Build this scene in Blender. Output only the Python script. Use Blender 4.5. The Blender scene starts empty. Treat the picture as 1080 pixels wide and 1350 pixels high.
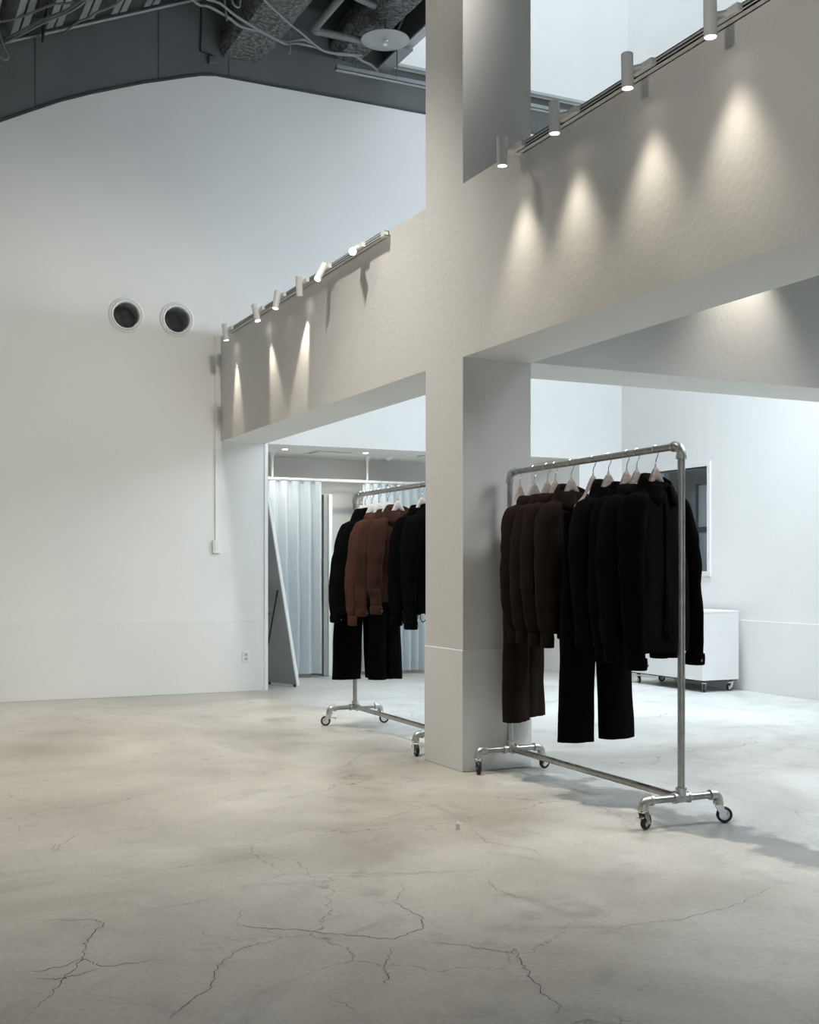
import bpy, bmesh, math, random
from mathutils import Vector, Matrix, noise
from mathutils.geometry import tessellate_polygon

scene = bpy.context.scene
COL = scene.collection
R = math.radians

# ------------------------------------------------------------------ camera
cam_data = bpy.data.cameras.new('camera')
cam = bpy.data.objects.new('camera', cam_data)
COL.objects.link(cam)
cam_data.sensor_fit = 'HORIZONTAL'
cam_data.sensor_width = 36.0
cam_data.lens = 1550 / 1080 * 36
cam_data.shift_y = (752 - 675) / 1080
cam_data.clip_end = 100
cam.location = (0, 0, 1.2)
cam.rotation_euler = (R(90), 0, -math.atan(740 / 1550))
scene.camera = cam

# ------------------------------------------------------------------ world, exposure
world = bpy.data.worlds.new('world')
scene.world = world
world.use_nodes = True
wb = world.node_tree.nodes['Background']
wb.inputs['Color'].default_value = (0.80, 0.91, 1.0, 1)      # overcast sky
wb.inputs['Strength'].default_value = 2.6
vs = scene.view_settings
vs.view_transform = 'Standard'
vs.look = 'None'
vs.exposure = 0.0
vs.gamma = 1.0
vs.use_curve_mapping = False
scene.cycles.use_denoising = True
scene.cycles.max_bounces = 10
scene.cycles.diffuse_bounces = 7
scene.cycles.sample_clamp_indirect = 6.0

LAMP_W = 24.0          # straight-down lamps of the near track
CONE_W = 38.0          # narrow lamps of the far track
WASH_W = 780.0         # added flood that washes the end wall
HALL_W = 32.0
FLOOR_W = 1080.0
BEAM_W = 230.0
WELL_FILL_W = 3400.0
FRONT_W = 350.0         # added soft fills over the near bay, outside the frame
BAY_W = 115.0          # added cool fill along the hidden side of the cross beam
WARM = (1.0, 0.90, 0.74)
def area(name, loc, aim, sx, sy, watts, col):
    ld = bpy.data.lights.new(name, 'AREA'); ld.shape = 'RECTANGLE'; ld.size = sx; ld.size_y = sy; ld.energy = watts; ld.color = col
    o = bpy.data.objects.new(name, ld); COL.objects.link(o); o.location = loc
    o.rotation_mode = 'QUATERNION'; o.rotation_quaternion = Vector(aim).normalized().to_track_quat('-Z', 'Y')
    return o
def flood(name, loc, aim, cone, watts, col, radius=0.15, blend=1.0):
    ld = bpy.data.lights.new(name, 'SPOT'); ld.spot_size = R(cone); ld.spot_blend = blend; ld.energy = watts; ld.color = col; ld.shadow_soft_size = radius
    o = bpy.data.objects.new(name, ld); COL.objects.link(o); o.location = loc
    o.rotation_mode = 'QUATERNION'; o.rotation_quaternion = Vector(aim).normalized().to_track_quat('-Z', 'Y')
    return o
HALL = (1.0, 0.955, 0.875)
for y, k in ((7.0, 1.0), (9.6, 1.1)):
    flood('hall_fill', (-2.4, y, 3.3), (1, 0.0, -0.27), 88, HALL_W * k, HALL)  # added side fill for the hall, no fixture modelled
flood('wall_fill', (2.92, 4.5, 6.2), (-1.65, 6.75, -4.8), 58, WASH_W, HALL, 0.2)  # unseen flood added under the roof to brighten the end wall
flood('beam_fill', (-1.6, 2.2, 3.4), (1, 0.10, -0.02), 56, BEAM_W, HALL, 0.25)  # fill added for the near beam face, out of view
flood('floor_fill', (1.8, 6.8, 6.1), (-0.05, 0.06, -1), 90, FLOOR_W, HALL)  # added overhead fill for the hall floor, no fixture
flood('well_fill', (6.3, 8.9, 9.3), (0, 0, -1), 40, WELL_FILL_W, (0.84, 0.93, 1.0), 0.5)  # spot added in the well to brighten the bay floor, not daylight
for x, y in ((5.0, 3.9), (6.6, 3.9)):
    flood('bay_front_fill', (x, y, 3.4), (-0.16, 0.12, -1), 126, FRONT_W, (0.90, 0.95, 1.0), 0.6)  # added fill over the near bay, no fixture modelled
flood('bay_accent_lamp', (5.42, 5.93, 3.62), (0, 0.12, -1), 76, 60, (1.0, 0.93, 0.82), 0.03)
flood('box_fill', (7.2, 1.5, 2.6), (0.5, 7.6, -2.2), 32, 230, (0.92, 0.96, 1.0), 0.08, 0.7)  # unseen spot added to brighten the rolling box
area('bay_fill', (5.95, 6.76, 3.35), (0, 1, -0.25), 4.0, 0.25, BAY_W, (0.80, 0.91, 1.0))  # cool fill added out of sight behind the cross beam

# light panels guiding the sky through the two real openings (portals give no light of their own)
def portal(name, loc, rot, sx, sy):
    ld = bpy.data.lights.new(name, 'AREA')
    ld.shape = 'RECTANGLE'; ld.size = sx; ld.size_y = sy
    ld.cycles.is_portal = True
    o = bpy.data.objects.new(name, ld); COL.objects.link(o)
    o.location = loc; o.rotation_euler = rot
    return o
portal('skylight_portal', (6.63, 9.0, 9.6), (0, 0, 0), 2.9, 4.2)
portal('shopfront_portal', (-0.2, -3.9, 1.5), (R(90), 0, 0), 2.8, 2.6)

# ------------------------------------------------------------------ materials
def nodes_of(name):
    m = bpy.data.materials.new(name); m.use_nodes = True
    nt = m.node_tree
    return m, nt, nt.nodes['Principled BSDF']

def N(nt, kind, **kw):
    n = nt.nodes.new(kind)
    for k, v in kw.items():
        if k in n.inputs: n.inputs[k].default_value = v
        else: setattr(n, k, v)
    return n

def ramp(nt, src, stops):
    r = nt.nodes.new('ShaderNodeValToRGB')
    e = r.color_ramp.elements
    while len(e) < len(stops): e.new(0.5)
    for el, (p, c) in zip(e, stops):
        el.position = p
        el.color = c if len(c) == 4 else (*c, 1)
    nt.links.new(src, r.inputs['Fac'])
    return r

def plain(name, col, rough=0.5, metal=0.0, var=0.06, scale=8.0, bump=0.0, bscale=60.0, coat=0.0, sheen=0.0, spec=0.5):
    m, nt, b = nodes_of(name)
    tc = N(nt, 'ShaderNodeTexCoord')
    nz = N(nt, 'ShaderNodeTexNoise', Scale=scale, Detail=4.0)
    nt.links.new(tc.outputs['Object'], nz.inputs['Vector'])
    lo = tuple(max(0, c * (1 - var)) for c in col); hi = tuple(min(1, c * (1 + var)) for c in col)
    r = ramp(nt, nz.outputs['Fac'], [(0.3, lo), (0.7, hi)])
    nt.links.new(r.outputs['Color'], b.inputs['Base Color'])
    b.inputs['Roughness'].default_value = rough
    b.inputs['Metallic'].default_value = metal
    b.inputs['Coat Weight'].default_value = coat
    b.inputs['Specular IOR Level'].default_value = spec
    if sheen:
        b.inputs['Sheen Weight'].default_value = sheen
        b.inputs['Sheen Roughness'].default_value = 0.5
    if bump:
        n2 = N(nt, 'ShaderNodeTexNoise', Scale=bscale, Detail=5.0)
        nt.links.new(tc.outputs['Object'], n2.inputs['Vector'])
        bp = N(nt, 'ShaderNodeBump', Strength=bump, Distance=0.01)
        nt.links.new(n2.outputs['Fac'], bp.inputs['Height'])
        nt.links.new(bp.outputs['Normal'], b.inputs['Normal'])
    return m

def glow(name, col, strength):
    m, nt, b = nodes_of(name)
    b.inputs['Base Color'].default_value = (*col, 1)
    b.inputs['Emission Color'].default_value = (*col, 1)
    b.inputs['Emission Strength'].default_value = strength
    return m

def wall_paint(name, col, bump=0.15, bscale=35.0):
    """matt paint on skimmed plaster, with faint scuffs towards the floor"""
    m, nt, b = nodes_of(name)
    g = N(nt, 'ShaderNodeNewGeometry')
    nz = N(nt, 'ShaderNodeTexNoise', Scale=1.3, Detail=5.0)
    nt.links.new(g.outputs['Position'], nz.inputs['Vector'])
    r = ramp(nt, nz.outputs['Fac'], [(0.25, tuple(c * 0.97 for c in col)), (0.75, tuple(min(1, c * 1.02) for c in col))])
    # scuffs
    sc = N(nt, 'ShaderNodeTexNoise', Scale=7.0, Detail=8.0, Roughness=0.75)
    nt.links.new(g.outputs['Position'], sc.inputs['Vector'])
    rs = ramp(nt, sc.outputs['Fac'], [(0.64, (0, 0, 0)), (0.72, (0.22, 0.22, 0.22))])
    sep = N(nt, 'ShaderNodeSeparateXYZ'); nt.links.new(g.outputs['Position'], sep.inputs[0])
    mr = N(nt, 'ShaderNodeMapRange'); nt.links.new(sep.outputs['Z'], mr.inputs['Value'])
    mr.inputs['From Min'].default_value = 0.0; mr.inputs['From Max'].default_value = 1.1
    mr.inputs['To Min'].default_value = 1.0; mr.inputs['To Max'].default_value = 0.0
    mu = N(nt, 'ShaderNodeMath', operation='MULTIPLY')
    nt.links.new(rs.outputs['Color'], mu.inputs[0]); nt.links.new(mr.outputs['Result'], mu.inputs[1])
    mx = N(nt, 'ShaderNodeMix', data_type='RGBA')
    nt.links.new(mu.outputs[0], mx.inputs['Factor']); nt.links.new(r.outputs['Color'], mx.inputs[6])
    mx.inputs[7].default_value = (0.42, 0.40, 0.37, 1)
    nt.links.new(mx.outputs[2], b.inputs['Base Color'])
    b.inputs['Roughness'].default_value = 0.72
    b.inputs['Specular IOR Level'].default_value = 0.25
    n2 = N(nt, 'ShaderNodeTexNoise', Scale=bscale, Detail=6.0, Roughness=0.6)
    nt.links.new(g.outputs['Position'], n2.inputs['Vector'])
    bp = N(nt, 'ShaderNodeBump', Strength=bump, Distance=0.012)
    nt.links.new(n2.outputs['Fac'], bp.inputs['Height'])
    nt.links.new(bp.outputs['Normal'], b.inputs['Normal'])
    return m

def floor_concrete():
    m, nt, b = nodes_of('polished_concrete')
    L = nt.links.new
    g = N(nt, 'ShaderNodeNewGeometry')
    P = g.outputs['Position']
    big = N(nt, 'ShaderNodeTexNoise', Scale=0.55, Detail=7.0, Roughness=0.62, Distortion=0.8); L(P, big.inputs['Vector'])
    base = ramp(nt, big.outputs['Fac'], [(0.28, (0.37, 0.345, 0.295)), (0.5, (0.52, 0.495, 0.44)), (0.70, (0.65, 0.63, 0.575))])
    mid = N(nt, 'ShaderNodeTexNoise', Scale=3.2, Detail=8.0, Roughness=0.68, Distortion=1.2); L(P, mid.inputs['Vector'])
    mr = ramp(nt, mid.outputs['Fac'], [(0.26, (0.58, 0.57, 0.55)), (0.47, (0.97, 0.97, 0.97)), (0.72, (1.06, 1.06, 1.06))])
    m1 = N(nt, 'ShaderNodeMix', data_type='RGBA', blend_type='MULTIPLY'); m1.inputs['Factor'].default_value = 0.75
    L(base.outputs['Color'], m1.inputs[6]); L(mr.outputs['Color'], m1.inputs[7])
    fine = N(nt, 'ShaderNodeTexNoise', Scale=55.0, Detail=4.0); L(P, fine.inputs['Vector'])
    fr = ramp(nt, fine.outputs['Fac'], [(0.25, (0.86, 0.86, 0.855)), (0.7, (1.05, 1.05, 1.05))])
    m2 = N(nt, 'ShaderNodeMix', data_type='RGBA', blend_type='MULTIPLY'); m2.inputs['Factor'].default_value = 1.0
    L(m1.outputs[2], m2.inputs[6]); L(fr.outputs['Color'], m2.inputs[7])
    # hairline cracks: warped cell borders, broken up by a mask
    warp = N(nt, 'ShaderNodeTexNoise', Scale=2.5, Detail=5.0, Roughness=0.6); L(P, warp.inputs['Vector'])
    sub = N(nt, 'ShaderNodeVectorMath', operation='SUBTRACT'); L(warp.outputs['Color'], sub.inputs[0]); sub.inputs[1].default_value = (0.5, 0.5, 0.5)
    scl = N(nt, 'ShaderNodeVectorMath', operation='SCALE'); L(sub.outputs[0], scl.inputs[0]); scl.inputs['Scale'].default_value = 0.55
    add = N(nt, 'ShaderNodeVectorMath', operation='ADD'); L(P, add.inputs[0]); L(scl.outputs[0], add.inputs[1])
    vor = N(nt, 'ShaderNodeTexVoronoi', feature='DISTANCE_TO_EDGE', voronoi_dimensions='2D', Scale=1.15); L(add.outputs[0], vor.inputs['Vector'])
    cr = ramp(nt, vor.outputs['Distance'], [(0.0, (1, 1, 1)), (0.0060, (0, 0, 0))])
    msk = N(nt, 'ShaderNodeTexNoise', Scale=0.9, Detail=3.0); L(P, msk.inputs['Vector'])
    mk = ramp(nt, msk.outputs['Fac'], [(0.44, (0, 0, 0)), (0.60, (0.8, 0.8, 0.8))])
    cm = N(nt, 'ShaderNodeMath', operation='MULTIPLY'); L(cr.outputs['Color'], cm.inputs[0]); L(mk.outputs['Color'], cm.inputs[1])
    m3 = N(nt, 'ShaderNodeMix', data_type='RGBA'); L(cm.outputs[0], m3.inputs['Factor']); L(m2.outputs[2], m3.inputs[6])
    m3.inputs[7].default_value = (0.10, 0.09, 0.075, 1)
    # ragged darker grey strip in line with the beam, between the post and the shop front
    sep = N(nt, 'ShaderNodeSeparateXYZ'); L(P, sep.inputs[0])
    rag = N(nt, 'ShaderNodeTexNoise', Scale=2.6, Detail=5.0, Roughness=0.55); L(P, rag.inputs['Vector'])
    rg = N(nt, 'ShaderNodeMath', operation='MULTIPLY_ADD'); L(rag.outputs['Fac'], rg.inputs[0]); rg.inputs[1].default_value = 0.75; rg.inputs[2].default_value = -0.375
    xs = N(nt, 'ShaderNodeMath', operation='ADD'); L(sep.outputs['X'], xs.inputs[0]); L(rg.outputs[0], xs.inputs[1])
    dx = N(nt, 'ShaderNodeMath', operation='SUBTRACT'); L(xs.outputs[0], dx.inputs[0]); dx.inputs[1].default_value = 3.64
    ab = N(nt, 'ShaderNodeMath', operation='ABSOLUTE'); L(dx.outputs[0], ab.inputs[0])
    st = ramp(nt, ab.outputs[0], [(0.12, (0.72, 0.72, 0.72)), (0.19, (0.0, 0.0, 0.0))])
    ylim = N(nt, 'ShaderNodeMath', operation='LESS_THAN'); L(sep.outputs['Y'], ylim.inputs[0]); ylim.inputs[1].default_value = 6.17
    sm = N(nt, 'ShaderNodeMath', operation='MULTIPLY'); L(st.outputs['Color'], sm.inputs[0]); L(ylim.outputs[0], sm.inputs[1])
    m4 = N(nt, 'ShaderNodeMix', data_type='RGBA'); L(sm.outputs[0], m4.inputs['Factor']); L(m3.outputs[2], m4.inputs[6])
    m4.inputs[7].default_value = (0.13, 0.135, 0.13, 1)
    # bay floor past that strip: its bright cool light put into the colour
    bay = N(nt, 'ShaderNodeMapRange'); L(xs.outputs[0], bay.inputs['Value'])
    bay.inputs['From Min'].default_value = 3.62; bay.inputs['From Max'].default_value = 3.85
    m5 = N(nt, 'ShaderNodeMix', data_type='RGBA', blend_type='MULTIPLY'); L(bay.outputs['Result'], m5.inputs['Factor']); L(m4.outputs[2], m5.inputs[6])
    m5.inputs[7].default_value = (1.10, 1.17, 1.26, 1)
    # worn round patches
    def spot(cx, cy, rr, depth, prev):
        v = N(nt, 'ShaderNodeVectorMath', operation='DISTANCE'); L(add.outputs[0], v.inputs[0]); v.inputs[1].default_value = (cx, cy, 0)
        q = ramp(nt, v.outputs['Value'], [(rr * 0.2, (depth,) * 3), (rr, (0, 0, 0))])
        mm = N(nt, 'ShaderNodeMix', data_type='RGBA'); L(q.outputs['Color'], mm.inputs['Factor']); L(prev, mm.inputs[6])
        mm.inputs[7].default_value = (0.20, 0.17, 0.125, 1)
        return mm.outputs[2]
    o = m5.outputs[2]
    for cx, cy, rr, d in ((1.46, 4.74, 0.30, 0.5), (1.2, 8.2, 0.6, 0.45), (1.5, 8.9, 0.4, 0.45), (2.45, 4.0, 0.5, 0.32), (1.95, 4.6, 0.35, 0.25), (2.9, 3.5, 0.45, 0.28), (0.9, 6.2, 0.5, 0.2), (2.2, 5.6, 0.4, 0.22)):
        o = spot(cx, cy, rr, d, o)
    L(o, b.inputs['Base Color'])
    rr = N(nt, 'ShaderNodeMapRange'); L(mid.outputs['Fac'], rr.inputs['Value'])
    rr.inputs['From Min'].default_value = 0.3; rr.inputs['From Max'].default_value = 0.7
    rr.inputs['To Min'].default_value = 0.30; rr.inputs['To Max'].default_value = 0.46
    L(rr.outputs['Result'], b.inputs['Roughness'])
    b.inputs['Specular IOR Level'].default_value = 0.42
    bp = N(nt, 'ShaderNodeBump', Strength=0.06, Distance=0.01); L(mid.outputs['Fac'], bp.inputs['Height']); L(bp.outputs['Normal'], b.inputs['Normal'])
    return m

def mineral_wool():
    m, nt, b = nodes_of('sprayed_mineral_wool')
    tc = N(nt, 'ShaderNodeTexCoord')
    nz = N(nt, 'ShaderNodeTexNoise', Scale=26.0, Detail=8.0, Roughness=0.8)
    nt.links.new(tc.outputs['Object'], nz.inputs['Vector'])
    r = ramp(nt, nz.outputs['Fac'], [(0.36, (0.035, 0.037, 0.038)), (0.5, (0.17, 0.175, 0.175)), (0.64, (0.46, 0.47, 0.47))])
    nt.links.new(r.outputs['Color'], b.inputs['Base Color'])
    b.inputs['Roughness'].default_value = 0.95
    bp = N(nt, 'ShaderNodeBump', Strength=1.0, Distance=0.04)
    nt.links.new(nz.outputs['Fac'], bp.inputs['Height']); nt.links.new(bp.outputs['Normal'], b.inputs['Normal'])
    return m

def wood(name, c1, c2):
    m, nt, b = nodes_of(name)
    tc = N(nt, 'ShaderNodeTexCoord')
    mp = N(nt, 'ShaderNodeMapping'); mp.inputs['Scale'].default_value = (4, 30, 30)
    nt.links.new(tc.outputs['Object'], mp.inputs['Vector'])
    nz = N(nt, 'ShaderNodeTexNoise', Scale=3.0, Detail=5.0); nt.links.new(mp.outputs[0], nz.inputs['Vector'])
    r = ramp(nt, nz.outputs['Fac'], [(0.3, c1), (0.7, c2)])
    nt.links.new(r.outputs['Color'], b.inputs['Base Color'])
    b.inputs['Roughness'].default_value = 0.5
    return m

def weave(name, col, sc=260.0, rough=0.95, sheen=0.15, var=0.16, bump=0.25):
    m, nt, b = nodes_of(name)
    tc = N(nt, 'ShaderNodeTexCoord')
    nz = N(nt, 'ShaderNodeTexNoise', Scale=9.0, Detail=5.0); nt.links.new(tc.outputs['Object'], nz.inputs['Vector'])
    r = ramp(nt, nz.outputs['Fac'], [(0.3, tuple(c * (1 - var) for c in col)), (0.7, tuple(c * (1 + var) for c in col))])
    nt.links.new(r.outputs['Color'], b.inputs['Base Color'])
    b.inputs['Roughness'].default_value = rough
    b.inputs['Specular IOR Level'].default_value = 0.02
    b.inputs['Sheen Weight'].default_value = sheen
    w = N(nt, 'ShaderNodeTexNoise', Scale=sc, Detail=2.0); nt.links.new(tc.outputs['Object'], w.inputs['Vector'])
    bp = N(nt, 'ShaderNodeBump', Strength=bump, Distance=0.003); nt.links.new(w.outputs['Fac'], bp.inputs['Height'])
    nt.links.new(bp.outputs['Normal'], b.inputs['Normal'])
    return m

M = {}
M['wall'] = wall_paint('white_wall_paint', (0.80, 0.80, 0.785), 0.08)
M['stucco'] = wall_paint('white_stucco_paint', (0.71, 0.70, 0.672), 0.17, 26.0)
M['dado'] = wall_paint('white_dado_paint', (0.785, 0.785, 0.77), 0.12)
M['dark'] = plain('dark_grey_paint', (0.135, 0.145, 0.148), 0.8, var=0.08, scale=2.0)
M['roof'] = plain('dark_roof_deck', (0.075, 0.08, 0.082), 0.85, var=0.15, scale=3.0)
M['steel_light'] = plain('grey_steel_purlin', (0.30, 0.32, 0.32), 0.55, 0.2)
M['frame_white'] = plain('white_powder_coat', (0.78, 0.78, 0.77), 0.4, var=0.02)
M['trim'] = plain('white_trim_metal', (0.86, 0.87, 0.87), 0.35, var=0.02)
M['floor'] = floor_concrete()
M['crack'] = plain('crack_dark', (0.07, 0.062, 0.05), 0.95)
M['wool'] = mineral_wool()
M['pipe'] = plain('grey_painted_pipe', (0.15, 0.16, 0.16), 0.6, 0.1)
M['cable'] = plain('grey_cable_sheath', (0.22, 0.232, 0.232), 0.6)
M['cable_dark'] = plain('black_cable_sheath', (0.02, 0.02, 0.02), 0.6)
M['chrome'] = plain('polished_chrome', (0.8, 0.8, 0.8), 0.12, 1.0, var=0.02)
M['galv'] = plain('galvanised_steel', (0.55, 0.55, 0.53), 0.42, 1.0, var=0.14, scale=40.0, bump=0.05, bscale=90)
M['galv_dark'] = plain('galvanised_pipe', (0.42, 0.42, 0.40), 0.38, 1.0, var=0.15, scale=30.0)
M['rubber'] = plain('black_rubber', (0.012, 0.012, 0.013), 0.55)
M['wood'] = wood('beech_hanger_wood', (0.25, 0.20, 0.165), (0.34, 0.275, 0.23))
M['white_wood'] = wood('pale_hanger_wood', (0.66, 0.62, 0.56), (0.78, 0.74, 0.69))
M['black'] = weave('black_cotton', (0.0036, 0.0036, 0.004), sheen=0.0)
M['black2'] = weave('black_wool', (0.005, 0.0052, 0.006), sheen=0.0)
M['brown'] = weave('dark_brown_cotton', (0.018, 0.0128, 0.0105), sheen=0.01)
M['rust'] = weave('rust_brown_cotton', (0.075, 0.036, 0.025), sheen=0.02)
M['rust2'] = weave('deep_brown_twill', (0.055, 0.028, 0.0205), sheen=0.02)
M['label'] = plain('white_woven_label', (0.75, 0.75, 0.74), 0.8)
M['button'] = plain('grey_button', (0.10, 0.10, 0.10), 0.4)
M['curtain'] = weave('blue_grey_curtain', (0.52, 0.575, 0.60), 120.0, sheen=0.1, var=0.02, bump=0.08)
M['lens'] = glow('warm_lamp_lens', (1.0, 0.95, 0.86), 14.0)
M['lens_hot'] = glow('lamp_lens_facing', (1.0, 0.93, 0.80), 60.0)
M['inner'] = plain('lamp_inside_reflector', (0.6, 0.6, 0.6), 0.25, 0.8)
M['track_dark'] = plain('track_slot_shadow_gap', (0.03, 0.03, 0.03), 0.5)
M['mirror_back'] = plain('grey_board_back', (0.36, 0.37, 0.375), 0.55, var=0.05)
M['mirror'] = plain('mirror_silver', (0.9, 0.9, 0.9), 0.03, 1.0, var=0.0)
M['black_metal'] = plain('black_painted_steel', (0.02, 0.02, 0.02), 0.45, 0.4)
M['cart'] = plain('white_laminate', (0.76, 0.76, 0.755), 0.42, var=0.02)
M['alcove'] = wall_paint('fitting_room_paint', (0.80, 0.785, 0.76), 0.06)
M['duct_in'] = plain('spiral_duct_steel', (0.42, 0.43, 0.42), 0.45, 0.3, var=0.3, scale=14.0)
M['flange'] = plain('white_vent_flange', (0.80, 0.80, 0.78), 0.35, var=0.02)
M['plastic'] = plain('white_plastic', (0.80, 0.80, 0.78), 0.4, var=0.02)
M['plastic_grey'] = plain('grey_plastic', (0.45, 0.45, 0.44), 0.45)
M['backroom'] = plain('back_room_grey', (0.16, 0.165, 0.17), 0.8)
M['blue_white'] = plain('frosted_partition', (0.55, 0.60, 0.64), 0.4)
def glass():
    m, nt, b = nodes_of('window_glass')
    b.inputs['Base Color'].default_value = (0.95, 0.98, 0.98, 1)
    b.inputs['Roughness'].default_value = 0.02
    b.inputs['Transmission Weight'].default_value = 1.0
    b.inputs['IOR'].default_value = 1.45
    return m
M['glass'] = glass()

# ------------------------------------------------------------------ mesh helpers
class MB:
    """collects shapes, then links them as one mesh object"""
    def __init__(s): s.v = []; s.f = []
    def add(s, vs, fs):
        n = len(s.v); s.v += [tuple(v) for v in vs]; s.f += [tuple(i + n for i in f) for f in fs]
        return s
    def box(s, lo, hi, rot=None, pivot=None):
        x0, y0, z0 = lo; x1, y1, z1 = hi
        vs = [Vector(p) for p in ((x0,y0,z0),(x1,y0,z0),(x1,y1,z0),(x0,y1,z0),(x0,y0,z1),(x1,y0,z1),(x1,y1,z1),(x0,y1,z1))]
        if rot is not None:
            pv = Vector(pivot or (0, 0, 0)); vs = [rot @ (v - pv) + pv for v in vs]
        return s.add(vs, [(0,3,2,1),(4,5,6,7),(0,1,5,4),(1,2,6,5),(2,3,7,6),(3,0,4,7)])
    def tube(s, pts, r, n=10, cap=True, flat=1.0):
        pts = [Vector(p) for p in pts]
        rs = r if isinstance(r, (list, tuple)) else [r] * len(pts)
        tang = []
        for i in range(len(pts)):
            a = pts[max(i - 1, 0)]; b = pts[min(i + 1, len(pts) - 1)]
            tang.append((b - a).normalized())
        t = tang[0]
        up = Vector((0, 0, 1)) if abs(t.z) < 0.9 else Vector((1, 0, 0))
        u = t.cross(up).normalized()
        vs = []
        for i, p in enumerate(pts):
            t = tang[i]
            u = (u - t * u.dot(t))
            if u.length < 1e-6: u = t.orthogonal()
            u.normalize(); w = t.cross(u)
            for k in range(n):
                a = 2 * math.pi * k / n
                vs.append(p + u * math.cos(a) * rs[i] + w * math.sin(a) * rs[i] * flat)
        fs = []
        for i in range(len(pts) - 1):
            for k in range(n):
                k2 = (k + 1) % n
                fs.append((i*n + k, i*n + k2, (i+1)*n + k2, (i+1)*n + k))
        if cap:
            fs.append(tuple(range(n - 1, -1, -1))); fs.append(tuple(range((len(pts)-1)*n, len(pts)*n)))
        return s.add(vs, fs)
    def cyl(s, a, b, r, n=16, r2=None):
        return s.tube([a, b], [r, r if r2 is None else r2], n)
    def loft(s, rings, cap0=False, cap1=False, closed=True):
        n = len(rings[0]); vs = [p for r in rings for p in r]; fs = []
        for i in range(len(rings) - 1):
            for k in range(n if closed else n - 1):
                k2 = (k + 1) % n
                fs.append((i*n + k, i*n + k2, (i+1)*n + k2, (i+1)*n + k))
        if cap0: fs.append(tuple(range(n - 1, -1, -1)))
        if cap1: fs.append(tuple(range((len(rings)-1)*n, len(rings)*n)))
        return s.add(vs, fs)
    def lathe(s, prof, n=24, axis='Z', closed=False):
        rings = []
        for r, h in prof:
            ring = []
            for k in range(n):
                a = 2 * math.pi * k / n
                x, y = math.cos(a) * r, math.sin(a) * r
                ring.append({'Z': (x, y, h), 'Y': (x, h, -y), 'X': (h, x, y)}[axis])
            rings.append(ring)
        if closed: rings.append(rings[0])
        return s.loft(rings, not closed, not closed)
    def mesh(s, name, m, smooth=True, angle=40):
        me = bpy.data.meshes.new(name)
        me.from_pydata(s.v, [], s.f)
        bm = bmesh.new(); bm.from_mesh(me)
        bmesh.ops.recalc_face_normals(bm, faces=bm.faces)
        bm.to_mesh(me); bm.free()
        if smooth:
            me.polygons.foreach_set('use_smooth', [True] * len(me.polygons))
            me.set_sharp_from_angle(angle=R(angle))
        me.materials.append(m)
        return me
    def build(s, name, m, parent=None, loc=None, rot=None, smooth=True, angle=40, bevel=0.0):
        o = bpy.data.objects.new(name, s.mesh(name, m, smooth, angle))
        COL.objects.link(o)
        if parent is not None: o.parent = parent
        if loc is not None: o.location = loc
        if rot is not None: o.rotation_euler = rot
        if bevel:
            md = o.modifiers.new('edge', 'BEVEL'); md.width = bevel; md.segments = 2; md.limit_method = 'ANGLE'
        return o

def tag(o, label=None, cat=None, group=None, kind=None):
    if label: o['label'] = label
    if cat: o['category'] = cat
    if group: o['group'] = group
    if kind: o['kind'] = kind
    return o

def thing(name, label, cat, loc=(0, 0, 0), rz=0.0, group=None):
    o = bpy.data.objects.new(name, None); COL.objects.link(o)
    o.empty_display_size = 0.1
    o.location = loc; o.rotation_euler = (0, 0, rz)
    return tag(o, label, cat, group)

def struct(o, label=None):
    o['kind'] = 'structure'
    if label: o['label'] = label
    return o

def dup(o, parent=None, **kw):
    c = o.copy(); COL.objects.link(c)
    if parent is not None: c.parent = parent
    for ch in o.children: dup(ch, c)
    for k, v in kw.items(): setattr(c, k, v)
    return c

def boxo(name, lo, hi, m, parent=None, bevel=0.0):
    return MB().box(lo, hi).build(name, m, parent, smooth=False, bevel=bevel)

def arc(c, r, a0, a1, n, plane='XZ'):
    out = []
    for i in range(n + 1):
        a = a0 + (a1 - a0) * i / n
        x, y = math.cos(a) * r, math.sin(a) * r
        out.append(Vector(c) + Vector({'XZ': (x, 0, y), 'YZ': (0, x, y), 'XY': (x, y, 0)}[plane]))
    return out

def poly_prism(outer, holes, y0, y1, name, m, parent=None):
    """outline in X,Z standing at y0, going back to y1"""
    loops = [outer] + holes
    flat = [p for l in loops for p in l]
    tris = tessellate_polygon([[Vector((x, z, 0)) for x, z in l] for l in loops])
    b = MB()
    nf = len(flat)
    vs = [(x, y0, z) for x, z in flat] + [(x, y1, z) for x, z in flat]
    fs = [tuple(t) for t in tris] + [tuple(i + nf for i in reversed(t)) for t in tris]
    k = 0
    for l in loops:
        n = len(l)
        for i in range(n):
            a, c = k + i, k + (i + 1) % n
            fs.append((a, c, c + nf, a + nf))
        k += n
    b.add(vs, fs)
    return b.build(name, m, parent, smooth=False)

# ------------------------------------------------------------------ room shell
YB = 11.25          # face of the end wall
XP0, XP1 = 3.30, 3.77   # beam / post thickness
YP0, YP1 = 6.175, 6.675
ZB0, ZB1 = 2.47, 3.50   # beam underside, top
XR = 8.10
ZS = 6.08           # top of the white wall
ZW = 6.50           # lower edge of the light well

floor = struct(boxo('floor', (-4.3, -4.3, -0.2), (9.2, 13.2, 0), M['floor']), 'polished beige-grey concrete floor with hairline cracks')

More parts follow.
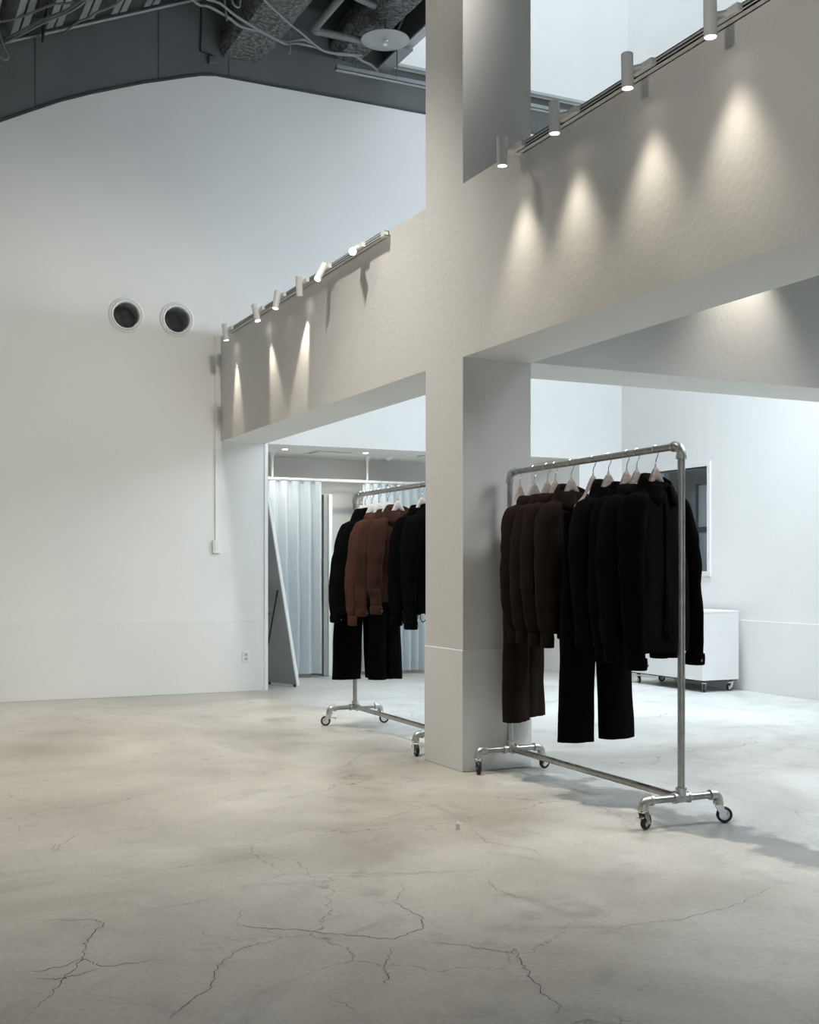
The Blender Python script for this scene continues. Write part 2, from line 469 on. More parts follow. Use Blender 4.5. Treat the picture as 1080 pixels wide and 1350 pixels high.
def circle(cx, cz, r, n=32): return [(cx + r * math.cos(2*math.pi*i/n), cz + r * math.sin(2*math.pi*i/n)) for i in range(n)]
VENTS = [(2.386, 3.628), (2.875, 3.63)]
gable = [(3.26, 6.063), (3.12, 6.04), (2.95, 5.99), (2.771, 5.931), (2.55, 5.862), (2.336, 5.781), (2.05, 5.672), (1.778, 5.555), (1.5, 5.412), (1.243, 5.277), (0.6, 4.9), (-4.2, 2.2)]
outline = [(-4.2, 0), (3.775, 0), (3.775, ZB0), (7.515, ZB0), (7.515, 0), (8.3, 0), (8.3, ZS)] + gable
wall_back = struct(poly_prism(outline, [circle(x, z, 0.145) for x, z in VENTS], YB, YB + 0.10, 'wall_back', M['wall']), 'white end wall with curved top edge')
dark_poly = [(-4.2, 2.1)] + [(x, z - 0.02) for x, z in reversed(gable)] + [(8.3, ZS - 0.02), (8.3, 7.4), (-4.2, 7.4)]
struct(poly_prism(dark_poly, [], YB + 0.03, YB + 0.2, 'wall_gable', M['dark']), 'dark grey gable above the white end wall')
# thin dark cover strip along the curved top edge
capb = MB()
edge = [(8.3, ZS)] + gable
for (xa, za), (xb, zb) in zip(edge[:-1], edge[1:]):
    capb.add([(xa, YB - 0.004, za - 0.006), (xb, YB - 0.004, zb - 0.006), (xb, YB - 0.004, zb + 0.014), (xa, YB - 0.004, za + 0.014),
              (xa, YB + 0.03, za - 0.006), (xb, YB + 0.03, zb - 0.006), (xb, YB + 0.03, zb + 0.014), (xa, YB + 0.03, za + 0.014)],
             [(0,3,2,1),(4,5,6,7),(0,1,5,4),(2,3,7,6)])
struct(capb.build('trim_1', M['roof'], smooth=False), 'dark edging on the curved top of the white wall')
# faint board joints on the dark gable
for i, (x0, x1, z0, z1) in enumerate(((1.555, 1.561, 5.47, 6.15), (2.70, 2.705, 5.93, 6.6), (3.40, 3.405, 6.08, 6.27))):
    o = boxo('board_joint', (x0, YB + 0.024, z0), (x1, YB + 0.031, z1), M['roof'], None); struct(o); o.name = 'trim_%d' % (i + 2)

struct(boxo('wall_left', (-4.3, -4.2, 0), (-4.2, YB + 0.1, 7.4), M['wall']))
# wall with a window opening on the right side (opening y 9.70..10.62, z 1.17..2.32)
WY0, WY1, WZ0, WZ1 = 9.73, 10.66, 1.19, 2.29
rw = MB()
rw.box((XR, -4.2, 0), (XR + 0.15, WY0, ZW)); rw.box((XR, WY1, 0), (XR + 0.15, YB + 0.1, ZW))
rw.box((XR, WY0, 0), (XR + 0.15, WY1, WZ0)); rw.box((XR, WY0, WZ1), (XR + 0.15, WY1, ZW))
struct(rw.build('wall_right', M['wall'], smooth=False), 'white side wall of the daylit bay')
# wall behind the camera with a shopfront opening
fw = MB()
fw.box((-4.2, -4.2, 0), (-1.6, -4.1, 7.4)); fw.box((1.2, -4.2, 0), (XR, -4.1, 7.4))
fw.box((-1.6, -4.2, 0), (1.2, -4.1, 0.2)); fw.box((-1.6, -4.2, 2.8), (1.2, -4.1, 7.4))
struct(fw.build('wall_front', M['wall'], smooth=False))
# dado boarding, a few millimetres proud
struct(boxo('trim_6', (-4.2, YB - 0.006, 0), (3.775, YB, 0.715), M['dado'], bevel=0.003), 'lower boarding of the white end wall')
struct(boxo('trim_7', (XR - 0.008, -4.1, 0), (XR, YB, 0.70), M['dado'], bevel=0.003), 'lower boarding of the daylit side wall')
struct(boxo('trim_8', (7.515, YB - 0.006, 0), (XR - 0.008, YB, 0.70), M['dado'], bevel=0.003))
struct(boxo('trim_9', (3.76, YB - 0.012, 0), (3.795, YB + 0.10, ZB0), M['trim']), 'bright white corner strip at the fitting-room opening')

# post and beams
post = struct(boxo('pillar', (XP0, YP0, 0), (XP1, YP1, 7.0), M['stucco']), 'square white post standing under the crossing beams')
boxo('dado_board', (XP0 - 0.006, YP0 - 0.006, 0), (XP1 + 0.006, YP1 + 0.006, 0.725), M['dado'], post, bevel=0.004)
struct(boxo('beam', (XP0, -4.1, ZB0), (XP1, YP0, ZB1), M['stucco']), 'thick white beam running from the post towards the shop front')
struct(boxo('beam', (XP0 + 0.012, YP1, ZB0), (XP1, YB, ZB1), M['stucco']), 'thick white beam between the post and the end wall')
struct(boxo('beam', (XP1, YP0, ZB0), (XR, YP1, ZB1), M['stucco']), 'white cross beam from the post to the daylit side wall')

# roof: slope over the hall, flat deck, and the light well
SL = 0.43
def roof_z(x): return 6.09 + SL * (x - 1.343)
rf = MB()
x0, x1 = -4.3, 3.45
rf.add([(x0, -4.2, roof_z(x0) + 0.13), (x1, -4.2, roof_z(x1) + 0.13), (x1, YB + 0.2, roof_z(x1) + 0.13), (x0, YB + 0.2, roof_z(x0) + 0.13),
        (x0, -4.2, roof_z(x0) + 0.23), (x1, -4.2, roof_z(x1) + 0.23), (x1, YB + 0.2, roof_z(x1) + 0.23), (x0, YB + 0.2, roof_z(x0) + 0.23)],
       [(0,3,2,1),(4,5,6,7),(0,1,5,4),(1,2,6,5),(2,3,7,6),(3,0,4,7)])
WX0, WX1, WYa, WYb = 5.17, XR, 6.75, 11.13
zf = roof_z(x1) + 0.13
rf.box((x1, -4.2, zf), (WX0, YB + 0.2, zf + 0.1))
rf.box((WX0, -4.2, zf), (XR + 0.15, WYa, zf + 0.1))
ceiling = struct(rf.build('ceiling', M['roof'], smooth=False), 'dark roof deck')
# light well: white shaft up to the sky
wl = MB()
wl.box((WX0 - 0.06, WYa - 0.06, ZW), (WX0, YB + 0.1, 9.6)); wl.box((WX1, WYa - 0.06, ZW), (WX1 + 0.1, YB + 0.1, 9.6))
wl.box((WX0, WYb, ZW), (WX1, YB + 0.1, 9.6)); wl.box((WX0, WYa - 0.06, ZW), (WX1, WYa, 9.6))
struct(wl.build('wall_skylight', M['wall'], smooth=False), 'white shaft of the skylight')
# dark outer cheeks and soffit of the shaft, white angle frame at its lower edge
ck = MB()
ck.box((WX0 - 0.10, WYa - 0.10, ZW + 0.01), (WX0 - 0.06, YB + 0.02, zf)); ck.box((WX0 - 0.10, WYa - 0.10, ZW + 0.01), (XR, WYa - 0.06, zf))
struct(ck.build('trim_10', M['roof'], smooth=False), 'dark outer cheeks of the skylight shaft')
fr = MB()
fr.box((WX0 - 0.12, WYa - 0.06, ZW - 0.02), (WX0 - 0.02, WYb + 0.05, ZW + 0.0)); fr.box((WX0 - 0.12, WYb, ZW - 0.03), (XR, WYb + 0.05, ZW))
struct(fr.build('trim_11', plain('grey_angle_frame', (0.42, 0.44, 0.45), 0.5), smooth=False), 'pale angle frame round the skylight opening')

# purlins under the slope, each with two lips
pb = MB()
pb.box((-0.072, 0, -0.10), (-0.012, 15, -0.085)); pb.box((0.012, 0, -0.10), (0.072, 15, -0.085)); pb.box((-0.078, 0, -0.10), (-0.072, 15, 0.11)); pb.box((0.072, 0, -0.10), (0.078, 15, 0.11))
pm = pb.mesh('purlin', M['steel_light'], smooth=False)
for i, x in enumerate((0.15, 0.45, 0.75, 1.04, 1.343, 1.66, 1.945, 2.245, 2.55, 2.85, 3.15)):
    o = bpy.data.objects.new('purlin', pm); COL.objects.link(o); o.parent = ceiling
    o.location = (x, -3.9, roof_z(x) + 0.03); o.rotation_euler = (0, -math.atan(SL), 0)
# angle trim where the slope meets the gable, and a hanging plate
sl = MB().tube([(-4.2, YB - 0.03, roof_z(-4.2) - 0.07), (3.3, YB - 0.03, roof_z(3.3) - 0.07)], 0.016, 6)
sl.build('edge_angle', M['steel_light'], ceiling)
hp = MB().add([(1.58, 10.5, 6.22), (1.60, 11.2, 6.22), (1.60, 11.2, 6.05), (1.575, 10.95, 5.93), (1.586, 10.5, 6.22), (1.606, 11.2, 6.22), (1.606, 11.2, 6.05), (1.581, 10.95, 5.93)],
              [(0,1,2,3),(7,6,5,4),(0,4,5,1),(1,5,6,2),(2,6,7,3),(3,7,4,0)])
hp.build('splice_plate', M['roof'], ceiling, smooth=False)

# fitting-room alcove behind the end wall
AY = 12.83
al = MB()
al.box((3.5, AY, 0), (7.7, AY + 0.1, 2.6)); al.box((3.5, YB + 0.1, 0), (3.62, AY, 2.6)); al.box((7.515, YB + 0.1, 0), (7.65, AY, 2.6))
struct(al.build('wall_alcove', M['alcove'], smooth=False), 'pale grey walls of the fitting-room alcove')
struct(boxo('ceiling_alcove', (3.5, YB + 0.1, 2.5), (7.65, AY + 0.1, 2.6), M['alcove']), 'low ceiling of the fitting-room alcove')

# ------------------------------------------------------------------ window in the side wall
win = thing('window_1', 'white framed interior window in the daylit side wall', None, (XR, 0, 0)); win['kind'] = 'structure'
wf = MB()
for lo, hi in (((-0.02, WY0 - 0.05, WZ0 - 0.05), (0.10, WY0, WZ1 + 0.05)), ((-0.02, WY1, WZ0 - 0.05), (0.10, WY1 + 0.05, WZ1 + 0.05)),
               ((-0.02, WY0, WZ0 - 0.05), (0.10, WY1, WZ0)), ((-0.02, WY0, WZ1), (0.10, WY1, WZ1 + 0.05))): wf.box(lo, hi)
wf.build('frame', M['frame_white'], win, smooth=False, bevel=0.003)
boxo('pane', (0.05, WY0, WZ0), (0.056, WY1, WZ1), M['glass'], win)
# the room seen through it
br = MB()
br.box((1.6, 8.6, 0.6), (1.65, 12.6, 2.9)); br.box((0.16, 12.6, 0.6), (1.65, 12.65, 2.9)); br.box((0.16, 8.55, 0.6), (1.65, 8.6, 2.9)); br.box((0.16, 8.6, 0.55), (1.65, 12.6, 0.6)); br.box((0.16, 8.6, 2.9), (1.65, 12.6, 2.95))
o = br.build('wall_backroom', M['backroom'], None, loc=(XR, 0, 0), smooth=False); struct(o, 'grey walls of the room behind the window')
ip = MB().box((0.60, 10.2, 1.69), (0.64, 10.62, 2.16)).box((0.60, 10.2, 0.62), (0.64, 10.62, 1.63))
o = ip.build('partition_screen', M['blue_white'], None, loc=(XR, 0, 0), smooth=False, bevel=0.004)
lb = bpy.data.lights.new('backroom_fill', 'POINT'); lb.energy = 14; lb.color = (0.85, 0.93, 1.0); lb.shadow_soft_size = 0.1
lbo = bpy.data.objects.new('backroom_fill', lb); COL.objects.link(lbo); lbo.location = (XR + 0.35, 9.2, 2.7)  # added to light the screen behind the window, no fixture
tag(o, 'pale blue glazed screen standing in the room behind the window', 'screen')
boxo('screen_rail', (0.585, 10.18, 1.63), (0.655, 10.64, 1.69), M['black_metal'], o)
boxo('screen_post', (0.585, 10.62, 0.6), (0.655, 10.65, 2.18), M['black_metal'], o)

# ------------------------------------------------------------------ wall vents
def vent(x, z, label):
    t = thing('wall_vent', label, 'vent', (x, YB, z), 0, 'round vents in the end wall')
    MB().lathe([(0.145, 0.0), (0.168, 0.0), (0.170, -0.006), (0.160, -0.016), (0.148, -0.018), (0.143, -0.010), (0.143, 0.02)], 40, 'Y', closed=True).build('flange', M['flange'], t)
    MB().lathe([(0.142, -0.012), (0.137, -0.020), (0.126, -0.016), (0.121, -0.004), (0.121, 0.03), (0.142, 0.03)], 40, 'Y', closed=True).build('inner_ring', M['trim'], t)
    d = MB()
    prof = []
    for i in range(11):
        prof += [(0.120, 0.02 + i * 0.045), (0.1165, 0.030 + i * 0.045)]
    rings = []
    # the duct bends up and away behind the wall
    for r, h in prof:
        off = 0.30 * h * h
        rings.append([(r * math.cos(2*math.pi*k/32) + off, h, r * math.sin(2*math.pi*k/32) + off * 0.8) for k in range(32)])
    d.loft(rings, False, True)
    d.build('spiral_duct', M['duct_in'], t)
    return t
vent(*VENTS[0], 'round white-ringed duct vent in the white wall, the one farther from the beam')
vent(*VENTS[1], 'round white-ringed duct vent in the white wall, the one closer to the beam')

# conduit, switch box, outlet
t = thing('wall_conduit', 'thin white cable conduit running down the wall beside the beam end', 'conduit', (3.262, YB, 1.47))
MB().box((-0.011, -0.018, 0), (0.011, 0, 2.02)).build('channel', M['plastic'], t, smooth=False, bevel=0.002)
MB().box((-0.016, -0.024, 1.99), (0.016, 0, 2.03)).build('end_cap', M['plastic'], t, smooth=False, bevel=0.003)
t = thing('switch_box', 'small white switch box at the foot of the wall conduit', 'switch', (3.258, YB, 1.37))
MB().box((-0.037, -0.042, 0), (0.037, 0, 0.125)).build('housing', M['plastic'], t, smooth=False, bevel=0.006)
MB().box((-0.022, -0.048, 0.02), (0.022, -0.041, 0.105)).build('rocker', M['plastic'], t, smooth=False, bevel=0.003)
t = thing('wall_outlet', 'white double power outlet low on the wall beside the fitting-room opening', 'outlet', (3.565, YB - 0.006, 0.285))
MB().box((-0.035, -0.008, 0), (0.035, 0, 0.118)).build('cover_plate', M['plastic'], t, smooth=False, bevel=0.004)
for zc in (0.037, 0.080):
    MB().box((-0.014, -0.011, zc - 0.014), (0.014, -0.0075, zc + 0.014)).build('socket', M['plastic_grey'], t, smooth=False, bevel=0.002)

# ------------------------------------------------------------------ services under the roof
def duct(name, prof, y0, y1, label, slope=0.0):
    """prof: X,Z outline"""
    n = 24
    b = MB()
    rings = []
    rnd = random.Random(5)
    full = []
    for i in range(len(prof)):
        a = Vector(prof[i]); c = Vector(prof[(i + 1) % len(prof)])
        for k in range(4): full.append(a.lerp(c, k / 4))
    for i in range(n + 1):
        y = y0 + (y1 - y0) * i / n
        rings.append([(p.x + 0.012 * noise.noise((p.x * 6, y * 6, p.y * 6)), y, p.y + slope * (y1 - y) + 0.015 * noise.noise((p.x * 5 + 9, y * 5, p.y * 5))) for p in full])
    b.loft(rings, True, True)
    return tag(b.build(name, M['wool'], angle=60), label, 'duct')
duct('insulated_duct', [(3.34, 6.27), (3.68, 6.262), (3.86, 6.45), (3.86, 6.72), (3.36, 6.72), (3.30, 6.36)], 6.9, YB + 0.02, 'large mottled grey insulated duct entering the dark gable at its peak')
duct('insulated_duct', [(4.53, 6.47), (4.78, 6.472), (4.90, 6.6), (4.90, 6.8), (4.53, 6.8), (4.46, 6.6)], 6.9, YB + 0.02, 'smaller mottled grey insulated duct behind the round sprinkler plate')

pp = thing('drain_pipe', 'grey pipe with an elbow hanging below the dark roof', 'pipe', (3.96, 10.41, 6.30))
c = [(0, -5.5, 0), (0, -0.06, 0)]
MB().tube(c, 0.036, 14).build('pipe_run', M['pipe'], pp)
MB().tube([(0.06, 0, 0), (0.56, 0, 0.0)], 0.036, 14).build('pipe_branch', M['pipe'], pp)
MB().tube(arc((0.06, -0.06, 0), 0.06, math.pi, math.pi / 2, 8, 'XY'), 0.042, 14).build('elbow', M['pipe'], pp)
for y in (-0.10, ): MB().cyl((0, y - 0.02, 0), (0, y + 0.02, 0), 0.043, 14).build('coupling', M['pipe'], pp)
p2 = MB().tube([(4.19, 9.93, 6.45), (4.42, 10.01, 6.45)], 0.03, 12).build('sprinkler_pipe', M['pipe'])
tag(p2, 'straight grey pipe crossing above the elbowed pipe', 'pipe')
MB().cyl((4.3, 9.967, 6.45), (4.3, 9.967, 7.0), 0.006, 6).build('hanger_rod', M['pipe'], p2)

sp = thing('sprinkler_plate', 'round grey heat-collecting plate with a sprinkler head under the dark roof', 'sprinkler', (4.614, 10.2, 6.247))
MB().lathe([(0.0, 0.022), (0.15, 0.020), (0.228, 0.008), (0.232, 0.0), (0.226, -0.004), (0.15, 0.004), (0.0, 0.006)], 48).build('collector_plate', plain('grey_plate', (0.33, 0.345, 0.35), 0.45, 0.3), sp)
MB().lathe([(0.0, 0.006), (0.030, 0.004), (0.030, -0.006), (0.018, -0.01), (0.016, -0.03), (0.0, -0.03)], 20).build('sprinkler_head', M['chrome'], sp)
MB().lathe([(0.0, -0.046), (0.022, -0.045), (0.022, -0.042), (0.0, -0.041)], 18).build('deflector', M['chrome'], sp)
MB().cyl((0, 0, 0.02), (0, 0, 0.2), 0.012, 8).build('drop_pipe', M['pipe'], sp)

ch = thing('hanging_channel', 'thin grey steel channel hung beneath the roof beside the skylight frame', 'channel', (4.31, 10.7, 6.10))
b = MB().box((0, -0.03, 0), (2.9, 0.03, 0.006)).box((0, -0.03, 0), (2.9, -0.025, 0.045)).box((0, 0.025, 0), (2.9, 0.03, 0.045))
b.build('channel_profile', M['steel_light'], ch, smooth=False)
for x in (0.218, 0.66): MB().cyl((x, 0, 0), (x, 0, 0.34), 0.007, 6).build('threaded_rod', M['pipe'], ch)
lf = boxo('light_strip', (4.93, 10.66, 6.13), (5.08, 11.2, 6.15), M['steel_light']); tag(lf, 'short flat steel strip under the corner of the skylight frame', 'strip')
lf.location = (0.05, 0.0, 0.3)
rb = MB().cyl((4.95, 10.0, 6.98), (5.06, 11.0, 6.62), 0.012, 8).build('brace_rod', M['pipe'])
tag(rb, 'slim dark brace rod slanting beside the skylight cheek', 'brace')

CABLES = [
 ('pale grey cable looping past the purlin ends, topmost by the roof edge', 0.011, [(1.14, 10.87, 6.0), (1.2, 10.82, 6.0), (1.36, 10.64, 6.0), (1.52, 10.37, 6.0), (1.59, 10.28, 6.0), (1.68, 10.22, 6.0), (1.8, 10.04, 6.0), (2.0, 9.5, 6.1)], 'cable'),
 ('pale grey cable crossing the purlins by the gable, upper of a close pair', 0.011, [(1.1, 11.2, 5.95), (1.23, 11.1, 5.95), (1.36, 10.84, 5.95), (1.53, 10.49, 5.95), (1.66, 10.26, 5.95), (1.74, 10.05, 5.95), (1.9, 9.6, 5.99)], 'cable'),
 ('pale grey cable crossing the purlins by the gable, lower of a close pair', 0.010, [(1.1, 11.18, 5.92), (1.23, 11.1, 5.92), (1.36, 10.85, 5.92), (1.54, 10.47, 5.92), (1.67, 10.24, 5.92), (1.76, 10.0, 5.92), (1.9, 9.5, 5.97)], 'cable'),
 ('long grey cable sagging under both insulated ducts', 0.013, [(2.45, 9.9, 6.25), (2.77, 10.16, 6.2), (2.88, 10.17, 6.2), (3.09, 10.29, 6.2), (3.26, 10.42, 6.2), (3.46, 10.44, 6.2), (3.64, 10.53, 6.2), (3.75, 10.53, 6.2), (3.87, 10.42, 6.2), (4.01, 10.5, 6.2), (4.16, 10.57, 6.2), (4.31, 10.57, 6.2), (4.45, 10.54, 6.2), (4.55, 10.61, 6.2), (4.67, 10.66, 6.2), (4.76, 10.7, 6.16)], 'cable'),
 ('grey cable bundled under the big duct at the gable peak', 0.012, [(2.6, 9.7, 6.22), (2.79, 9.98, 6.18), (2.94, 10.03, 6.18), (3.13, 10.19, 6.18), (3.36, 10.34, 6.18), (3.59, 10.47, 6.18), (3.74, 10.54, 6.18), (3.83, 10.48, 6.18), (4.05, 10.46, 6.17)], 'cable'),
 ('thin grey cable running down across the big duct to the pipe elbow', 0.009, [(3.1, 9.5, 6.18), (3.22, 9.71, 6.15), (3.59, 10.06, 6.15), (3.79, 10.22, 6.15), (4.01, 10.41, 6.15), (4.13, 10.46, 6.15), (4.3, 10.43, 6.15), (4.5, 10.5, 6.2)], 'cable'),
 ('short cable curling beside the purlin ends on the gable', 0.010, [(2.3, 10.0, 6.2), (2.16, 10.22, 6.15), (2.1, 10.42, 6.15), (1.99, 10.6, 6.15), (1.95, 10.73, 6.15), (1.86, 10.89, 6.15), (1.8, 11.2, 6.17)], 'cable'),
]
def smooth_path(pts, k=5):
    pts = [Vector(p) for p in pts]; out = []
    for i in range(len(pts) - 1):
        p0 = pts[max(i-1, 0)]; p1 = pts[i]; p2 = pts[i+1]; p3 = pts[min(i+2, len(pts)-1)]
        for j in range(k):
            t = j / k
            out.append(0.5 * ((2*p1) + (p2-p0)*t + (2*p0-5*p1+4*p2-p3)*t*t + (3*p1-p0-3*p2+p3)*t**3))
    out.append(pts[-1]); return out
for lab, r, pts, cat in CABLES:
    tag(MB().tube(smooth_path(pts), r, 6).build('roof_cable', M['cable']), lab, cat, 'cables under the roof')
G = [(3.118, 6.764), (3.118, 6.468), (3.111, 6.30), (3.14, 6.276), (3.179, 6.273), (3.22, 6.266), (3.235, 6.24)]
tag(MB().tube(smooth_path([(x, YB + 0.015, z) for x, z in G]), 0.007, 6).build('roof_cable', M['cable_dark']), 'black cable dropping down the dark gable to a junction box', 'cable', 'cables under the roof')
jb = thing('junction_box', 'small square grey junction box on the dark gable below the peak', 'box', (3.235, YB + 0.03, 6.17))
MB().box((-0.045, -0.05, 0), (0.045, 0, 0.075)).build('housing', M['dark'], jb, smooth=False, bevel=0.005)
MB().box((-0.036, -0.056, 0.008), (0.036, -0.049, 0.067)).build('cover', M['dark'], jb, smooth=False, bevel=0.003)
for lab, pts in (('bent grey hook dangling beside the big duct', [(3.04, 10.06, 6.55), (3.06, 10.06, 6.26), (3.09, 10.06, 6.2), (3.13, 10.06, 6.2), (3.14, 10.06, 6.26)]),
                 ('loose grey rod end hanging from the cable bundle beside the duct', [(3.03, 10.24, 6.5), (3.06, 10.24, 6.22), (3.07, 10.24, 6.14)]),
                 ('bent grey hook hanging by the gable far from the duct', [(1.19, 11.0, 6.05), (1.25, 11.0, 5.86), (1.29, 11.0, 5.78), (1.26, 11.0, 5.745), (1.22, 11.0, 5.76), (1.2, 11.0, 5.75)]),
                 ('straight grey rod hanging below the insulated duct with a pale tip', [(3.77, 10.52, 6.3), (3.77, 10.52, 6.12), (3.765, 10.52, 6.08)])):
    tag(MB().tube(smooth_path(pts), 0.009, 6).build('hanger_rod', M['cable']), lab, 'rod', 'rods hanging from the roof')

# ------------------------------------------------------------------ lighting tracks and spotlights
def track(name, y0, y1, label):
    t = thing(name, label, 'track', (3.28, y0, 3.478)); L = y1 - y0
    b = MB().box((-0.018, 0, 0.012), (0.02, L, 0.018)).box((-0.018, 0, -0.018), (0.02, L, -0.012)).box((0.012, 0, -0.018), (0.02, L, 0.018)).box((-0.018, 0, 0.006), (-0.014, L, 0.018)).box((-0.018, 0, -0.018), (-0.014, L, -0.006))
    b.build('rail', M['frame_white'], t, smooth=False)
    boxo('conductor_slot', (0.004, 0.01, -0.011), (0.012, L - 0.01, 0.011), M['track_dark'], t)
    for y in (0, L - 0.05): boxo('end_cap', (-0.021, y, -0.021), (0.021, y + 0.05, 0.021), M['frame_white'], t, bevel=0.003)
    return t
track('lighting_track', 7.23, 10.86, 'white lighting track on the beam between the post and the end wall')
track('lighting_track', -1.5, 5.53, 'white lighting track along the beam in front of the post')

def spotlight(y, aim, label, lens='lens', watts=None, cone=70, blend=0.7, radius=0.02, zc=3.445, xc=-0.075, group=None):
    """adapter on the track, arm, tilting cylinder body; origin at the body's middle"""
    d = Vector(aim).normalized()
    t = thing('track_spotlight', label, 'spotlight', (3.28, y, 3.478), 0, group)
    MB().box((-0.045, -0.075, -0.016), (-0.016, 0.075, 0.016)).build('adapter', M['plastic'], t, smooth=False, bevel=0.003)
    piv = Vector((xc, 0, zc - 3.478))
    MB().tube([(-0.03, 0, 0), (-0.05, 0, 0), piv + Vector((0.012, 0, 0.012))], [0.013, 0.011, 0.011], 12).build('arm', M['plastic'], t)
    q = d.to_track_quat('-Z', 'Y')
    body = MB().lathe([(0.0, 0.079), (0.024, 0.078), (0.0275, 0.074), (0.0275, -0.079), (0.026, -0.08), (0.0245, -0.079), (0.0235, -0.060), (0.0, -0.058)], 24).build('body', M['frame_white'], t, loc=piv)
    body.rotation_mode = 'QUATERNION'; body.rotation_quaternion = q
    MB().lathe([(0.0, -0.070), (0.015, -0.071), (0.0238, -0.068), (0.0238, -0.066), (0.0, -0.064)], 24).build('lens', M[lens], body)
    if watts:
        ld = bpy.data.lights.new('spot_lamp', 'SPOT'); ld.energy = watts; ld.color = WARM
        ld.spot_size = R(cone); ld.spot_blend = blend; ld.shadow_soft_size = radius
        lo = bpy.data.objects.new('spot_lamp', ld); COL.objects.link(lo); lo.parent = body; lo.location = (0, 0, -0.084)
    return t
RG = 'spotlights on the track in front of the post'
for y, lab in ((5.498, 'white cylinder spotlight pointing down, the one closest to the white post'),
               (4.981, 'white cylinder spotlight pointing down, second along the track from the post'),
               (4.376, 'white cylinder spotlight pointing down, third along the track from the post'),
               (3.813, 'white cylinder spotlight pointing down, fourth along the track from the post')):
    spotlight(y - 0.03, (0.02, 0, -1), lab, 'lens', LAMP_W, 71, 1.0, radius=0.045, group=RG, xc=-0.12)
LG = 'spotlights on the track by the end wall'
spotlight(10.74, (0.12, -0.06, -1), 'white spotlight at the end-wall end of the far track, casting a narrow beam', 'lens', CONE_W, 34, 0.8, group=LG)
spotlight(9.82, (0.12, -0.30, -1), 'white spotlight tilted forward, second from the end wall on the far track', 'lens', CONE_W, 34, 0.8, group=LG)
spotlight(9.27, (-0.18, -0.10, -1), 'white spotlight third from the end wall on the far track, turned to the floor', 'lens', CONE_W, 40, 0.6, group=LG)
spotlight(8.73, (0.16, 0.34, -1), 'white spotlight tilted towards the end wall in the middle of the far track', 'lens', CONE_W * 1.2, 34, 0.7, group=LG)
spotlight(8.26, (-0.45, -0.28, -0.80), 'white spotlight with its lit face swung out to the hall, beside the glaring one', 'lens', CONE_W * 1.5, 50, 0.7, group=LG)
spotlight(7.627, (-0.42, -0.80, -0.30), 'glaring white spotlight facing the room on the far track, nearest the post', 'lens_hot', 20, 60, 0.8, group=LG)
# ------------------------------------------------------------------ fitting room: rail, curtains, mirror, board, ceiling fittings
cr = thing('curtain_rail', 'white tubular curtain rail hung from the fitting-room ceiling', 'rail', (3.62, 12.35, 2.215))
MB().tube([(0, 0, 0), (3.89, 0, 0)], 0.017, 12).build('rail_tube', M['frame_white'], cr)
for x in (0.60, 1.74, 2.9):
    st = MB().cyl((x, 0, 0), (x, 0, 0.285), 0.013, 12).build('stem', M['frame_white'], cr)
    MB().lathe([(0.014, 0.215), (0.02, 0.24), (0.034, 0.272), (0.036, 0.285), (0.0, 0.285)], 20).build('rose', M['frame_white'], st, loc=(x, 0, 0))

def curtain(x0, x1, label, pleats, seed):
    t = thing('curtain', label, 'curtain', (x0, 12.35, 0), 0, 'fitting-room curtains')
    W = x1 - x0; nx, nz = pleats * 12, 30
    z0, z1 = 0.045, 2.195
    front, back = [], []
    for j in range(nz + 1):
        f = j / nz; z = z0 + (z1 - z0) * f
        row = []
        for i in range(nx + 1):
            u = i / nx; ph = u * pleats * 2 * math.pi
            amp = 0.046 * (1 - 0.55 * f ** 4)
            s = math.sin(ph + 0.5 * math.sin(ph))
            y = amp * s + 0.014 * noise.noise((u * 9 + seed, z * 1.2, 0)) * (1 - f)
            if f > 0.95: y = amp * 1.25 * (1 if s > 0.55 else 0.15 * s)
            x = u * W + 0.02 * noise.noise((u * 5 + seed, z * 1.5, 3)) * (1 - f)
            row.append((x, y, z))
        front.append(row)
        back.append([(x, y + 0.004, z) for x, y, z in row])
    b = MB()
    b.loft(front, closed=False); b.loft(back, closed=False)
    b.build('fabric', M['curtain'], t, angle=80)
    hem = []
    for j in (0, 1):
        hem.append([(p[0], p[1] - 0.003, p[2] - 0.001 + j * 0.05) for p in front[0]])
    MB().loft(hem, closed=False).build('hem', M['curtain'], t, angle=80)
    for k in range(pleats):
        x = W * (k + 0.25) / pleats
        MB().tube(arc((x, 0, 2.205), 0.022, R(-60), R(240), 10, 'YZ') + [Vector((x, -0.02, 2.16))], 0.003, 6).build('hook', M['chrome'], t)
    return t
curtain(3.86, 4.80, 'drawn blue-grey pleated curtain behind the easel mirror', 7, 1)
curtain(5.30, 6.30, 'gathered blue-grey curtain behind the far clothes rack', 10, 4)

pn = thing('fitting_panel', 'tall white-edged panel standing between the two curtains', 'panel', (4.86, 12.42, 0))
boxo('board', (0.0, 0.012, 0.005), (0.07, 0.40, 2.06), M['mirror_back'], pn)
boxo('edge_strip', (0.055, -0.003, 0.005), (0.095, 0.012, 2.06), M['trim'], pn)

